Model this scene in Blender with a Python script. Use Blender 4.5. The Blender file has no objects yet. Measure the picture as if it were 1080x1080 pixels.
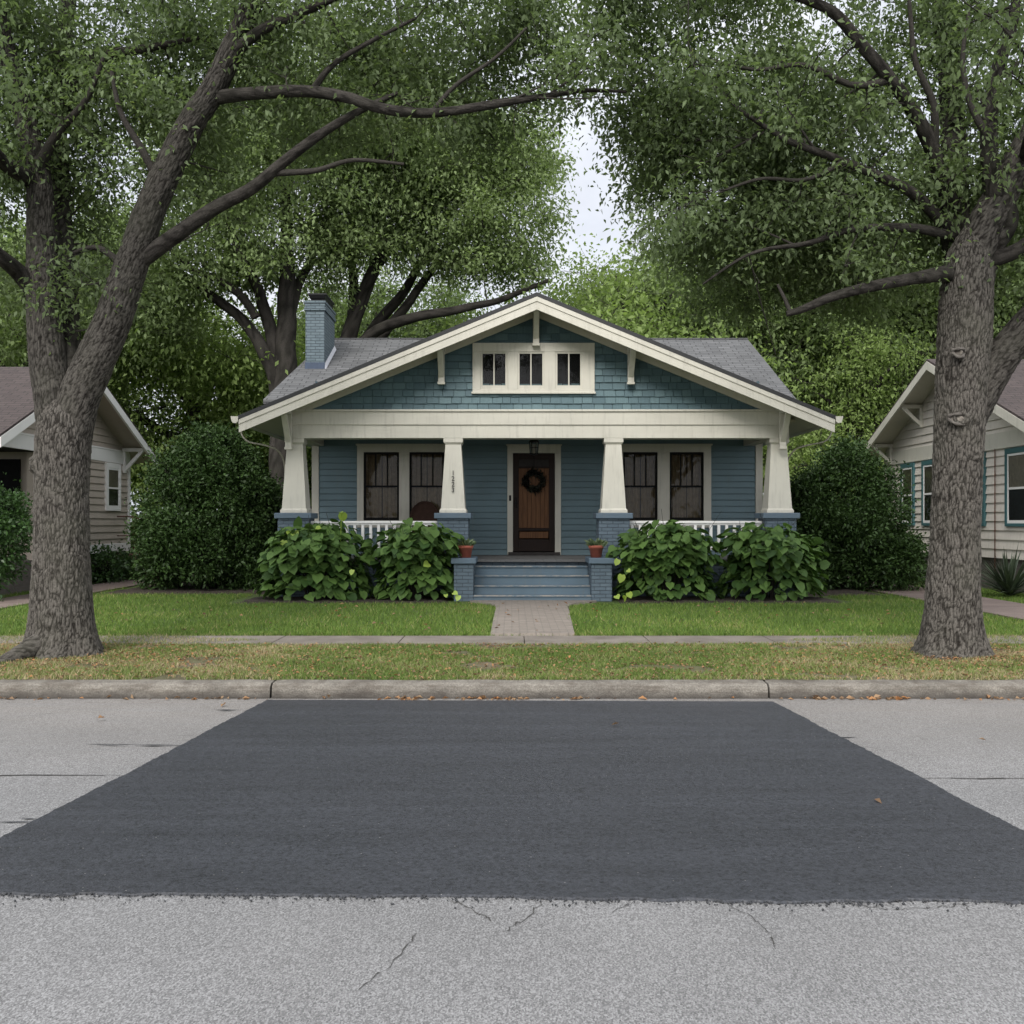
import bpy, math, random
import numpy as np
from mathutils import Vector, noise as mnoise

C = bpy.context.scene.collection
SC = bpy.context.scene
F = 1080.0      # focal length in pixels of the 1080 px photograph
CAMZ = 1.6
HOR = 550.0


def at(px, py, Y):
    return Vector(((px - 540.0) / F * Y, Y, CAMZ - (py - HOR) / F * Y))


# ------------------------------------------------------------------ node helpers
def new_mat(name):
    m = bpy.data.materials.new(name)
    m.use_nodes = True
    nt = m.node_tree
    return m, nt, nt.nodes['Principled BSDF']


def nd(nt, typ, props=None, **ins):
    n = nt.nodes.new(typ)
    for k, v in (props or {}).items():
        setattr(n, k, v)
    for k, v in ins.items():
        key = k.replace('_', ' ')
        s = n.inputs[int(k[1:])] if (k[0] == 'i' and k[1:].isdigit()) else n.inputs[key]
        if isinstance(v, bpy.types.NodeSocket):
            nt.links.new(v, s)
        else:
            s.default_value = v
    return n


def ramp(nt, fac, stops, interp='LINEAR'):
    r = nt.nodes.new('ShaderNodeValToRGB')
    r.color_ramp.interpolation = interp
    el = r.color_ramp.elements
    while len(el) < len(stops):
        el.new(0.5)
    for e, (p, c) in zip(el, stops):
        e.position = p
        e.color = (c[0], c[1], c[2], 1) if not isinstance(c, (int, float)) else (c, c, c, 1)
    nt.links.new(fac, r.inputs[0])
    return r.outputs[0]


def mixc(nt, fac, a, b, blend='MIX'):
    n = nt.nodes.new('ShaderNodeMix')
    n.data_type = 'RGBA'
    n.blend_type = blend
    for s, v in ((n.inputs[0], fac), (n.inputs[6], a), (n.inputs[7], b)):
        if isinstance(v, bpy.types.NodeSocket):
            nt.links.new(v, s)
        else:
            s.default_value = v if isinstance(v, (int, float)) else (v[0], v[1], v[2], 1)
    return n.outputs[2]


def objco(nt):
    return nt.nodes.new('ShaderNodeTexCoord').outputs['Object']


def uvco(nt):
    return nt.nodes.new('ShaderNodeTexCoord').outputs['UV']


def noise(nt, co, scale, detail=4, rough=0.55):
    return nd(nt, 'ShaderNodeTexNoise', Vector=co, Scale=scale, Detail=detail, Roughness=rough).outputs[0]


def bump(nt, bsdf, h, strength=0.5, dist=0.01):
    b = nd(nt, 'ShaderNodeBump', Height=h, Strength=strength, Distance=dist)
    nt.links.new(b.outputs[0], bsdf.inputs['Normal'])
    return b


def scaled(c, k):
    return tuple(min(1, x * k) for x in c)


def paint(name, col, rough=0.55, var=0.14, dirt=0.25, bstr=0.15):
    m, nt, b = new_mat(name)
    co = objco(nt)
    n1 = noise(nt, co, 1.3, 5)
    n2 = noise(nt, co, 38, 3)
    c = ramp(nt, n1, [(0.3, scaled(col, 1 - var)), (0.7, scaled(col, 1 + var * 0.6))])
    st = nd(nt, 'ShaderNodeMapping', Vector=co, Scale=(9, 9, 0.9)).outputs[0]
    n3 = noise(nt, st, 1.6, 5, 0.65)
    d = ramp(nt, n3, [(0.52, 0.0), (0.8, dirt)])
    c = mixc(nt, d, c, scaled((0.16, 0.15, 0.12), 1.0))
    nt.links.new(c, b.inputs['Base Color'])
    b.inputs['Roughness'].default_value = rough
    bump(nt, b, n2, bstr, 0.004)
    return m


def brick_mat(name, c1, c2, mortar, scale=1.0, bstr=0.7, rough=0.75):
    m, nt, b = new_mat(name)
    uv = uvco(nt)
    n0 = noise(nt, uv, 6, 3)
    uvd = nd(nt, 'ShaderNodeVectorMath', {'operation': 'ADD'}, i0=uv,
             i1=nd(nt, 'ShaderNodeVectorMath', {'operation': 'SCALE'}, i0=nd(nt, 'ShaderNodeTexNoise', Vector=uv, Scale=9.0).outputs[1], Scale=0.006).outputs[0]).outputs[0]
    br = nd(nt, 'ShaderNodeTexBrick', Vector=uvd, Color1=(*c1, 1), Color2=(*c2, 1), Mortar=(*mortar, 1), Scale=scale,
            Mortar_Size=0.007, Mortar_Smooth=0.3, Brick_Width=0.205, Row_Height=0.066)
    c = mixc(nt, ramp(nt, n0, [(0.4, 0.0), (0.75, 0.45)]), br.outputs[0], scaled(c1, 0.62))
    n2 = noise(nt, uv, 60, 3)
    nt.links.new(c, b.inputs['Base Color'])
    b.inputs['Roughness'].default_value = rough
    h = nd(nt, 'ShaderNodeMath', {'operation': 'MULTIPLY_ADD'}, i0=br.outputs[1], i1=-1.0, i2=nd(nt, 'ShaderNodeMath', {'operation': 'MULTIPLY'}, i0=n2, i1=0.4).outputs[0]).outputs[0]
    bump(nt, b, h, bstr, 0.012)
    return m


def roof_mat(name, c1, c2, dark):
    m, nt, b = new_mat(name)
    uv = uvco(nt)
    br = nd(nt, 'ShaderNodeTexBrick', {'offset': 0.37}, Vector=uv, Color1=(*c1, 1), Color2=(*c2, 1), Mortar=(*dark, 1), Scale=1.0,
            Mortar_Size=0.013, Mortar_Smooth=0.5, Brick_Width=0.31, Row_Height=0.14)
    n1 = noise(nt, uv, 1.1, 5)
    n2 = noise(nt, uv, 90, 3)
    c = mixc(nt, ramp(nt, n1, [(0.35, 0.0), (0.75, 0.5)]), br.outputs[0], scaled(c1, 0.6))
    c = mixc(nt, 0.35, c, ramp(nt, n2, [(0.3, 0.35), (0.7, 1.0)]), 'MULTIPLY')
    nt.links.new(c, b.inputs['Base Color'])
    b.inputs['Roughness'].default_value = 0.9
    h = nd(nt, 'ShaderNodeMath', {'operation': 'MULTIPLY_ADD'}, i0=br.outputs[1], i1=-1.0, i2=n2).outputs[0]
    bump(nt, b, h, 0.6, 0.012)
    return m


def leaf_mat(name, c_dark, c_light, rough=0.42, trans=0.35, spec=0.4):
    m, nt, b = new_mat(name)
    a = nd(nt, 'ShaderNodeAttribute', {'attribute_name': 'tint'}).outputs['Fac']
    c = ramp(nt, a, [(0.0, c_dark), (0.75, c_light), (0.97, scaled(c_light, 1.2)), (1.0, (c_light[0] * 1.8, c_light[1] * 1.5, c_light[2]))])
    nt.links.new(c, b.inputs['Base Color'])
    b.inputs['Roughness'].default_value = rough
    b.inputs['Specular IOR Level'].default_value = spec
    tr = nd(nt, 'ShaderNodeBsdfTranslucent')
    tc = mixc(nt, 1.0, c, (1.0, 1.1, 0.62), 'MULTIPLY')
    nt.links.new(tc, tr.inputs[0])
    mx = nt.nodes.new('ShaderNodeMixShader')
    mx.inputs[0].default_value = trans
    nt.links.new(b.outputs[0], mx.inputs[1])
    nt.links.new(tr.outputs[0], mx.inputs[2])
    nt.links.new(mx.outputs[0], nt.nodes['Material Output'].inputs[0])
    return m


def bark_mat(name, c_lo, c_hi, limb_shade=False):
    m, nt, b = new_mat(name)
    a = nd(nt, 'ShaderNodeAttribute', {'attribute_name': 'bark'}).outputs['Vector']
    rg_ = nd(nt, 'ShaderNodeAttribute', {'attribute_name': 'ridge'}).outputs['Fac']
    n1 = noise(nt, a, 2.2, 5)
    n2 = noise(nt, a, 60, 5, 0.65)
    st = noise(nt, nd(nt, 'ShaderNodeMapping', Vector=a, Scale=(70, 70, 9)).outputs[0], 1.0, 4, 0.6)
    c = ramp(nt, rg_, [(0.05, c_lo), (0.55, scaled(c_hi, 0.8)), (1.0, c_hi)])
    c = mixc(nt, 0.8, c, ramp(nt, n2, [(0.28, 0.35), (0.62, 1.0)]), 'MULTIPLY')
    c = mixc(nt, 0.6, c, ramp(nt, st, [(0.3, 0.45), (0.6, 1.0)]), 'MULTIPLY')
    c = mixc(nt, ramp(nt, n1, [(0.45, 0.0), (0.72, 0.4)]), c, (c_hi[0] * 0.55, c_hi[1] * 0.6, c_hi[2] * 0.52))
    nt.links.new(c, b.inputs['Base Color'])
    b.inputs['Roughness'].default_value = 0.95
    b.inputs['Specular IOR Level'].default_value = 0.12
    # thinner limbs darkened by girth, painting in the shade high in the tree
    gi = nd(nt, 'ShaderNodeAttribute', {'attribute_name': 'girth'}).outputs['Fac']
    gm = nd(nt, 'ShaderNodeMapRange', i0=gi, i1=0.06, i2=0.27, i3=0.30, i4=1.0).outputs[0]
    if limb_shade:
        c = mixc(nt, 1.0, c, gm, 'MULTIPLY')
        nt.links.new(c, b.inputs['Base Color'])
    h = nd(nt, 'ShaderNodeMath', {'operation': 'ADD'}, i0=st, i1=n2).outputs[0]
    bump(nt, b, h, 0.7, 0.012)
    return m


def noise_mat(name, stops, scale, rough=0.9, bscale=60, bstr=0.5, bdist=0.01, detail=6):
    m, nt, b = new_mat(name)
    co = objco(nt)
    c = ramp(nt, noise(nt, co, scale, detail, 0.6), stops)
    n2 = noise(nt, co, bscale, 4)
    c = mixc(nt, 0.5, c, ramp(nt, n2, [(0.3, 0.4), (0.7, 1.0)]), 'MULTIPLY')
    nt.links.new(c, b.inputs['Base Color'])
    b.inputs['Roughness'].default_value = rough
    bump(nt, b, n2, bstr, bdist)
    return m


def plain(name, col, rough=0.5, metallic=0.0, spec=0.5):
    m, nt, b = new_mat(name)
    co = objco(nt)
    c = ramp(nt, noise(nt, co, 14, 4), [(0.3, scaled(col, 0.8)), (0.7, scaled(col, 1.1))])
    nt.links.new(c, b.inputs['Base Color'])
    b.inputs['Roughness'].default_value = rough
    b.inputs['Metallic'].default_value = metallic
    b.inputs['Specular IOR Level'].default_value = spec
    return m


def glass_mat():
    m, nt, b = new_mat('window_glass')
    nt.nodes.remove(b)
    t = nd(nt, 'ShaderNodeBsdfTransparent', Color=(0.72, 0.74, 0.72, 1))
    g = nd(nt, 'ShaderNodeBsdfGlossy', Color=(1, 1, 1, 1), Roughness=0.03)
    f = nd(nt, 'ShaderNodeFresnel', IOR=1.27)
    co = objco(nt)
    bp = nd(nt, 'ShaderNodeBump', Height=noise(nt, co, 2.5, 2), Strength=0.12, Distance=0.05)
    nt.links.new(bp.outputs[0], g.inputs['Normal'])
    mx = nt.nodes.new('ShaderNodeMixShader')
    nt.links.new(f.outputs[0], mx.inputs[0])
    nt.links.new(t.outputs[0], mx.inputs[1])
    nt.links.new(g.outputs[0], mx.inputs[2])
    nt.links.new(mx.outputs[0], nt.nodes['Material Output'].inputs[0])
    return m


def road_mat():
    m, nt, b = new_mat('worn_asphalt')
    co = objco(nt)
    cs = nd(nt, 'ShaderNodeMapping', Vector=co, Scale=(1, 0.62, 1)).outputs[0]
    v = nd(nt, 'ShaderNodeTexVoronoi', Vector=cs, Scale=170.0)
    n1 = noise(nt, cs, 150, 3, 0.7)
    n2 = noise(nt, co, 0.7, 6, 0.6)
    grain = nd(nt, 'ShaderNodeMath', {'operation': 'MULTIPLY_ADD'}, i0=v.outputs[1], i1=0.55, i2=n1).outputs[0]
    c = ramp(nt, grain, [(0.40, (0.086, 0.085, 0.086)), (0.72, (0.185, 0.184, 0.186)), (1.0, (0.33, 0.33, 0.333))])
    c = mixc(nt, 0.55, c, ramp(nt, n2, [(0.3, 0.62), (0.7, 1.0)]), 'MULTIPLY')
    # streaky wear along the driving direction and warm dirt washed towards the gutter
    st = nd(nt, 'ShaderNodeMapping', Vector=co, Scale=(0.5, 7.0, 1)).outputs[0]
    n3 = noise(nt, st, 1.6, 6, 0.65)
    sep = nd(nt, 'ShaderNodeSeparateXYZ', Vector=co).outputs[1]
    far = nd(nt, 'ShaderNodeMapRange', i0=sep, i1=6.0, i2=9.3, i3=0.0, i4=0.55).outputs[0]
    f2 = nd(nt, 'ShaderNodeMath', {'operation': 'MULTIPLY'}, i0=far, i1=n3).outputs[0]
    c = mixc(nt, f2, c, (0.26, 0.215, 0.168))
    dk = ramp(nt, n3, [(0.62, 0.0), (0.78, 0.35)])
    c = mixc(nt, dk, c, (0.11, 0.105, 0.10))
    by = nd(nt, 'ShaderNodeMath', {'operation': 'SINE'}, i0=nd(nt, 'ShaderNodeMath', {'operation': 'MULTIPLY'}, i0=sep, i1=3.5).outputs[0]).outputs[0]
    c = mixc(nt, nd(nt, 'ShaderNodeMapRange', i0=by, i1=-1.0, i2=1.0, i3=0.0, i4=0.16).outputs[0], c, (0.12, 0.118, 0.115))
    sp = noise(nt, co, 2.3, 5, 0.7)
    c = mixc(nt, ramp(nt, sp, [(0.63, 0.0), (0.74, 0.4)]), c, (0.10, 0.098, 0.095))
    nt.links.new(c, b.inputs['Base Color'])
    b.inputs['Roughness'].default_value = 0.88
    b.inputs['Specular IOR Level'].default_value = 0.3
    bump(nt, b, grain, 0.7, 0.006)
    return m


def patch_mat():
    m, nt, b = new_mat('fresh_asphalt')
    co = objco(nt)
    n1 = noise(nt, co, 48, 5, 0.75)
    v = nd(nt, 'ShaderNodeTexVoronoi', Vector=co, Scale=85.0).outputs[0]
    st = nd(nt, 'ShaderNodeMapping', Vector=co, Scale=(0.35, 4.5, 1)).outputs[0]
    n2 = noise(nt, st, 1.3, 6, 0.6)
    n4 = noise(nt, co, 0.9, 4)
    c = ramp(nt, n1, [(0.34, (0.008, 0.009, 0.011)), (0.48, (0.032, 0.035, 0.043)), (0.68, (0.055, 0.059, 0.071))])
    c = mixc(nt, 0.6, c, ramp(nt, n2, [(0.3, 0.5), (0.7, 1.0)]), 'MULTIPLY')
    wx = nd(nt, 'ShaderNodeMapping', Vector=co, Scale=(0.12, 1.1, 1)).outputs[0]
    c = mixc(nt, 0.5, c, ramp(nt, noise(nt, wx, 2.0, 5, 0.6), [(0.35, 0.6), (0.65, 1.0)]), 'MULTIPLY')
    sp = nd(nt, 'ShaderNodeTexVoronoi', Vector=co, Scale=16.0).outputs[0]
    c = mixc(nt, ramp(nt, sp, [(0.035, 0.8), (0.06, 0.0)]), c, (0.28, 0.27, 0.26))
    nt.links.new(c, b.inputs['Base Color'])
    nt.links.new(ramp(nt, n4, [(0.3, 0.5), (0.7, 0.66)]), b.inputs['Roughness'])
    h = nd(nt, 'ShaderNodeMath', {'operation': 'ADD'}, i0=n1, i1=v).outputs[0]
    bump(nt, b, h, 0.5, 0.004)
    return m


# ------------------------------------------------------------------ mesh helpers
def wloc(o):
    p = Vector((0, 0, 0))
    while o:
        p = p + o.location
        o = o.parent
    return p


class MB:
    def __init__(s):
        s.v, s.f, s.sm, s.mi = [], [], [], []
        s.cur = 0

    def face(s, pts, smooth=False):
        n = len(s.v)
        s.v += [tuple(p) for p in pts]
        s.f.append(tuple(range(n, n + len(pts))))
        s.sm.append(smooth)
        s.mi.append(s.cur)
        return s

    def hexa(s, p):   # p: 4 bottom (ccw from above) + 4 top
        n = len(s.v)
        s.v += [tuple(q) for q in p]
        for q in ((3, 2, 1, 0), (4, 5, 6, 7), (0, 1, 5, 4), (1, 2, 6, 5), (2, 3, 7, 6), (3, 0, 4, 7)):
            s.f.append(tuple(n + k for k in q))
            s.sm.append(False)
            s.mi.append(s.cur)
        return s

    def box(s, x0, x1, y0, y1, z0, z1):
        return s.hexa([(x0, y0, z0), (x1, y0, z0), (x1, y1, z0), (x0, y1, z0), (x0, y0, z1), (x1, y0, z1), (x1, y1, z1), (x0, y1, z1)])

    def frustum(s, cx, cy, z0, z1, w0, d0, w1, d1):
        return s.hexa([(cx - w0, cy - d0, z0), (cx + w0, cy - d0, z0), (cx + w0, cy + d0, z0), (cx - w0, cy + d0, z0),
                       (cx - w1, cy - d1, z1), (cx + w1, cy - d1, z1), (cx + w1, cy + d1, z1), (cx - w1, cy + d1, z1)])

    def bar(s, a, b, w, h, up=(0, 0, 1)):
        a, b = Vector(a), Vector(b)
        d = (b - a).normalized()
        u = Vector(up)
        sd = d.cross(u)
        if sd.length < 1e-4:
            sd = d.cross(Vector((1, 0, 0)))
        sd.normalize()
        u = sd.cross(d)
        sd *= w / 2
        u = u * (h / 2)
        return s.hexa([a - sd - u, a + sd - u, b + sd - u, b - sd - u, a - sd + u, a + sd + u, b + sd + u, b - sd + u])

    def tube(s, pts, rad, n=10, cap=True):
        pts = [Vector(p) for p in pts]
        base = len(s.v)
        m = len(pts)
        ref = Vector((0.31, 0.17, 0.93)).normalized()
        for i in range(m):
            t = (pts[min(i + 1, m - 1)] - pts[max(i - 1, 0)]).normalized()
            u = t.cross(ref)
            if u.length < 0.05:
                u = t.cross(Vector((1, 0, 0)))
            u.normalize()
            w = t.cross(u)
            r = rad[i] if hasattr(rad, '__len__') else rad
            for k in range(n):
                a = 2 * math.pi * k / n
                s.v.append(tuple(pts[i] + u * (r * math.cos(a)) + w * (r * math.sin(a))))
        for i in range(m - 1):
            for k in range(n):
                k2 = (k + 1) % n
                s.f.append((base + i * n + k, base + i * n + k2, base + (i + 1) * n + k2, base + (i + 1) * n + k))
                s.sm.append(True)
                s.mi.append(s.cur)
        if cap:
            s.f.append(tuple(base + k for k in range(n))[::-1])
            s.f.append(tuple(base + (m - 1) * n + k for k in range(n)))
            s.sm += [False, False]
            s.mi += [s.cur, s.cur]
        return s

    def lathe(s, prof, cx, cy, n=20):
        base = len(s.v)
        for (r, z) in prof:
            for k in range(n):
                a = 2 * math.pi * k / n
                s.v.append((cx + r * math.cos(a), cy + r * math.sin(a), z))
        for i in range(len(prof) - 1):
            for k in range(n):
                k2 = (k + 1) % n
                s.f.append((base + i * n + k, base + i * n + k2, base + (i + 1) * n + k2, base + (i + 1) * n + k))
                s.sm.append(True)
                s.mi.append(s.cur)
        return s

    def build(s, name, mat, parent=None, bevel=0.0, uv=True):
        off = wloc(parent) if parent else Vector((0, 0, 0))
        me = bpy.data.meshes.new(name)
        vv = [(a - off.x, b - off.y, c - off.z) for a, b, c in s.v]
        me.from_pydata(vv, [], s.f)
        me.polygons.foreach_set('use_smooth', s.sm)
        mats = mat if isinstance(mat, (list, tuple)) else [mat]
        for m in mats:
            me.materials.append(m)
        me.polygons.foreach_set('material_index', s.mi)
        me.update()
        if uv:
            lay = me.uv_layers.new(name='UVMap')
            buf = np.zeros(len(me.loops) * 2, dtype=np.float32)
            Z = Vector((0, 0, 1))
            for p in me.polygons:
                nrm = p.normal
                if abs(nrm.z) > 0.995 or nrm.length < 0.5:
                    t, bt = Vector((1, 0, 0)), Vector((0, 1, 0))
                else:
                    t = Z.cross(nrm).normalized()
                    bt = nrm.cross(t)
                for li in p.loop_indices:
                    co = me.vertices[me.loops[li].vertex_index].co
                    buf[2 * li] = co.dot(t)
                    buf[2 * li + 1] = co.dot(bt)
            lay.data.foreach_set('uv', buf)
        o = bpy.data.objects.new(name, me)
        C.objects.link(o)
        if parent:
            o.parent = parent
        if bevel:
            b = o.modifiers.new('bevel', 'BEVEL')
            b.width = bevel
            b.segments = 2
            b.limit_method = 'ANGLE'
        return o


def arrays(name, v, f, mat, parent=None, attrs=None, smooth=False, vattr=None):
    off = wloc(parent) if parent else Vector((0, 0, 0))
    v = np.asarray(v, dtype=np.float32) - np.array(off, dtype=np.float32)
    f = np.asarray(f, dtype=np.int32)
    me = bpy.data.meshes.new(name)
    me.vertices.add(len(v))
    me.vertices.foreach_set('co', v.ravel())
    k = f.shape[1]
    me.loops.add(f.size)
    me.loops.foreach_set('vertex_index', f.ravel())
    me.polygons.add(len(f))
    me.polygons.foreach_set('loop_start', np.arange(0, f.size, k, dtype=np.int32))
    if smooth:
        me.polygons.foreach_set('use_smooth', np.ones(len(f), dtype=bool))
    for an, av in (attrs or {}).items():
        at_ = me.attributes.new(an, 'FLOAT', 'POINT')
        at_.data.foreach_set('value', np.asarray(av, dtype=np.float32))
    for an, av in (vattr or {}).items():
        at_ = me.attributes.new(an, 'FLOAT_VECTOR', 'POINT')
        at_.data.foreach_set('vector', np.asarray(av, dtype=np.float32).ravel())
    me.materials.append(mat)
    me.update(calc_edges=True)
    me.validate()
    o = bpy.data.objects.new(name, me)
    C.objects.link(o)
    if parent:
        o.parent = parent
    return o


def tag(o, label, cat=None, group=None):
    o['label'] = label
    if cat:
        o['category'] = cat
    if group:
        o['group'] = group
    return o


def structure(o, label=None):
    o['kind'] = 'structure'
    if label:
        o['label'] = label
    return o


def thing(name, loc, label, cat, group=None):
    o = bpy.data.objects.new(name, None)
    C.objects.link(o)
    o.location = loc
    o.empty_display_size = 0.3
    return tag(o, label, cat, group)


def copy_part(o, parent, off):
    c = o.copy()
    C.objects.link(c)
    c.parent = parent
    c.location = Vector(o.location) + Vector(off)
    for ch in list(o.children):
        copy_part(ch, c, (0, 0, 0))
    return c


def copy_tree(o, loc, rz=None, sc=None):
    c = o.copy()
    C.objects.link(c)
    c.location = loc
    if rz is not None:
        c.rotation_euler = (0, 0, rz)
    if sc is not None:
        c.scale = sc if hasattr(sc, '__len__') else (sc, sc, sc)
    for ch in list(o.children):
        copy_part(ch, c, (0, 0, 0))
    return c


# ------------------------------------------------------------------ materials
M = {}
M['cream'] = paint('cream_trim_paint', (0.565, 0.545, 0.475), 0.5, 0.09, 0.34)
M['soffit'] = paint('soffit_paint', (0.54, 0.515, 0.44), 0.6, 0.06, 0.15)
M['white'] = paint('white_rail_paint', (0.78, 0.77, 0.75), 0.5, 0.05, 0.1)
M['siding'] = paint('blue_siding_paint', (0.138, 0.210, 0.242), 0.65, 0.14, 0.2)
M['step'] = paint('blue_step_paint', (0.095, 0.145, 0.185), 0.6, 0.16, 0.4)
M['piercap'] = paint('blue_cap_paint', (0.088, 0.130, 0.172), 0.6, 0.14, 0.3)
M['brick'] = brick_mat('painted_blue_brick', (0.092, 0.130, 0.165), (0.112, 0.152, 0.188), (0.052, 0.072, 0.094), 1.0, 1.0)
M['chimbrick'] = brick_mat('painted_chimney_brick', (0.088, 0.122, 0.142), (0.118, 0.158, 0.178), (0.035, 0.05, 0.065), 1.0, 1.0)
M['redbrick'] = brick_mat('old_red_brick', (0.22, 0.11, 0.075), (0.28, 0.16, 0.11), (0.24, 0.21, 0.18))
M['darkbrick'] = brick_mat('dark_foundation_brick', (0.10, 0.085, 0.075), (0.13, 0.11, 0.10), (0.13, 0.12, 0.11))
M['pathbrick'] = brick_mat('worn_path_brick', (0.225, 0.192, 0.165), (0.295, 0.258, 0.222), (0.165, 0.146, 0.128), 1.0, 0.9)
M['roof'] = roof_mat('grey_roof_shingle', (0.100, 0.102, 0.105), (0.155, 0.157, 0.160), (0.035, 0.035, 0.037))
M['brownroof'] = roof_mat('brown_roof_shingle', (0.058, 0.043, 0.041), (0.085, 0.064, 0.06), (0.022, 0.018, 0.017))
M['roofedge'] = plain('black_roof_edge', (0.025, 0.026, 0.028), 0.7)
M['black'] = plain('black_metal', (0.009, 0.009, 0.010), 0.5, 0.0, 0.25)
M['sash'] = plain('black_sash_paint', (0.008, 0.0075, 0.007), 0.6, 0, 0.15)
M['porchcurtain'] = plain('brown_curtain', (0.27, 0.20, 0.13), 0.95, 0, 0.05)
M['night'] = plain('unlit_room', (0.012, 0.012, 0.013), 0.95, 0, 0.05)
M['floorboards'] = paint('weathered_porch_boards', (0.105, 0.105, 0.105), 0.75, 0.2, 0.4)
M['curtain'] = plain('beige_curtain', (0.40, 0.34, 0.27), 0.95, 0, 0.1)
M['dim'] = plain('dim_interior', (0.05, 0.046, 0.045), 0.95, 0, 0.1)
M['glass'] = glass_mat()
M['terracotta'] = plain('terracotta', (0.34, 0.095, 0.06), 0.75)
M['soil'] = noise_mat('mulch', [(0.3, (0.025, 0.018, 0.013)), (0.7, (0.075, 0.055, 0.04))], 9, 0.95, 55, 1.0, 0.03)
M['wicker'] = plain('brown_wicker', (0.05, 0.027, 0.02), 0.8, 0, 0.2)
M['concrete'] = noise_mat('sidewalk_concrete', [(0.3, (0.14, 0.12, 0.10)), (0.7, (0.25, 0.22, 0.19))], 2.2, 0.9, 120, 0.4, 0.006)
m_, nt_, b_ = new_mat('curb_concrete')
co_ = objco(nt_)
na_, nb_, nc_ = noise(nt_, co_, 2.6, 6, 0.65), noise(nt_, co_, 70, 5, 0.7), noise(nt_, nd(nt_, 'ShaderNodeMapping', Vector=co_, Scale=(3, 1, 14)).outputs[0], 2.0, 6, 0.7)
c_ = ramp(nt_, na_, [(0.3, (0.15, 0.135, 0.115)), (0.7, (0.32, 0.295, 0.255))])
c_ = mixc(nt_, 0.75, c_, ramp(nt_, nb_, [(0.35, 0.35), (0.62, 1.0)]), 'MULTIPLY')
c_ = mixc(nt_, ramp(nt_, nc_, [(0.45, 0.0), (0.65, 0.75)]), c_, (0.085, 0.07, 0.056))
zz_ = nd(nt_, 'ShaderNodeSeparateXYZ', Vector=co_).outputs[2]
zz_ = nd(nt_, 'ShaderNodeMath', {'operation': 'MULTIPLY_ADD'}, i0=na_, i1=0.09, i2=zz_).outputs[0]
c_ = mixc(nt_, nd(nt_, 'ShaderNodeMapRange', i0=zz_, i1=0.135, i2=0.05, i3=0.0, i4=0.85).outputs[0], c_, (0.035, 0.03, 0.026))
nt_.links.new(c_, b_.inputs['Base Color'])
b_.inputs['Roughness'].default_value = 0.92
bump(nt_, b_, nb_, 0.9, 0.012)
M['curb'] = m_
M['drive'] = noise_mat('driveway_concrete', [(0.3, (0.15, 0.112, 0.098)), (0.7, (0.23, 0.178, 0.155))], 1.6, 0.9, 90, 0.5, 0.01)
M['earth'] = noise_mat('ground_soil', [(0.3, (0.045, 0.06, 0.022)), (0.7, (0.085, 0.085, 0.045))], 0.8, 0.95, 35, 1.0, 0.04)
M['lawnsoil'] = noise_mat('lawn_base', [(0.3, (0.065, 0.105, 0.018)), (0.7, (0.10, 0.15, 0.032))], 1.1, 0.95, 80, 1.0, 0.02)
M['vergesoil'] = noise_mat('verge_base', [(0.3, (0.10, 0.085, 0.05)), (0.5, (0.12, 0.12, 0.05)), (0.7, (0.19, 0.15, 0.10))], 1.5, 0.95, 70, 1.0, 0.02)
M['crack'] = plain('crack_fill', (0.06, 0.058, 0.055), 0.95, 0, 0.1)
M['tar'] = plain('spilled_asphalt', (0.04, 0.042, 0.046), 0.7, 0, 0.3)
M['road'] = road_mat()
M['patch'] = patch_mat()
M['grey_siding'] = paint('grey_house_paint', (0.42, 0.365, 0.31), 0.6, 0.08, 0.3)
M['beige_siding'] = paint('beige_house_paint', (0.62, 0.575, 0.51), 0.6, 0.08, 0.3)
M['pipe'] = paint('weathered_pipe_paint', (0.30, 0.285, 0.235), 0.6, 0.1, 0.3)
M['teal'] = paint('teal_window_trim', (0.045, 0.12, 0.13), 0.5, 0.1, 0.1)
M['rust'] = plain('rusty_iron', (0.13, 0.055, 0.035), 0.85)
M['flash'] = plain('pale_flashing', (0.55, 0.56, 0.60), 0.5)
M['bluepaint'] = plain('dark_blue_base_paint', (0.03, 0.05, 0.09), 0.6)

# shingle paint with per-board tone from an attribute-free noise on UV rows
m_, nt_, b_ = new_mat('teal_shingle_paint')
uv_ = uvco(nt_)
cell = nt_.nodes.new('ShaderNodeNewGeometry').outputs['Random Per Island']
c_ = ramp(nt_, cell, [(0.0, (0.064, 0.120, 0.142)), (0.5, (0.082, 0.148, 0.170)), (1.0, (0.105, 0.178, 0.198))])
gr_ = noise(nt_, nd(nt_, 'ShaderNodeMapping', Vector=uv_, Scale=(60, 4, 1)).outputs[0], 1.0, 4)
c_ = mixc(nt_, 0.5, c_, ramp(nt_, gr_, [(0.3, 0.6), (0.7, 1.0)]), 'MULTIPLY')
nt_.links.new(c_, b_.inputs['Base Color'])
b_.inputs['Roughness'].default_value = 0.6
bump(nt_, b_, gr_, 0.35, 0.006)
M['shingle'] = m_

m_, nt_, b_ = new_mat('worn_step_edge')
co_ = objco(nt_)
nw_ = noise(nt_, nd(nt_, 'ShaderNodeMapping', Vector=co_, Scale=(3.5, 8, 8)).outputs[0], 2.0, 7, 0.7)
c_ = ramp(nt_, nw_, [(0.40, (0.10, 0.15, 0.19)), (0.5, (0.19, 0.21, 0.22)), (0.6, (0.30, 0.28, 0.25))])
nt_.links.new(c_, b_.inputs['Base Color'])
b_.inputs['Roughness'].default_value = 0.8
M['worn'] = m_
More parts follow.
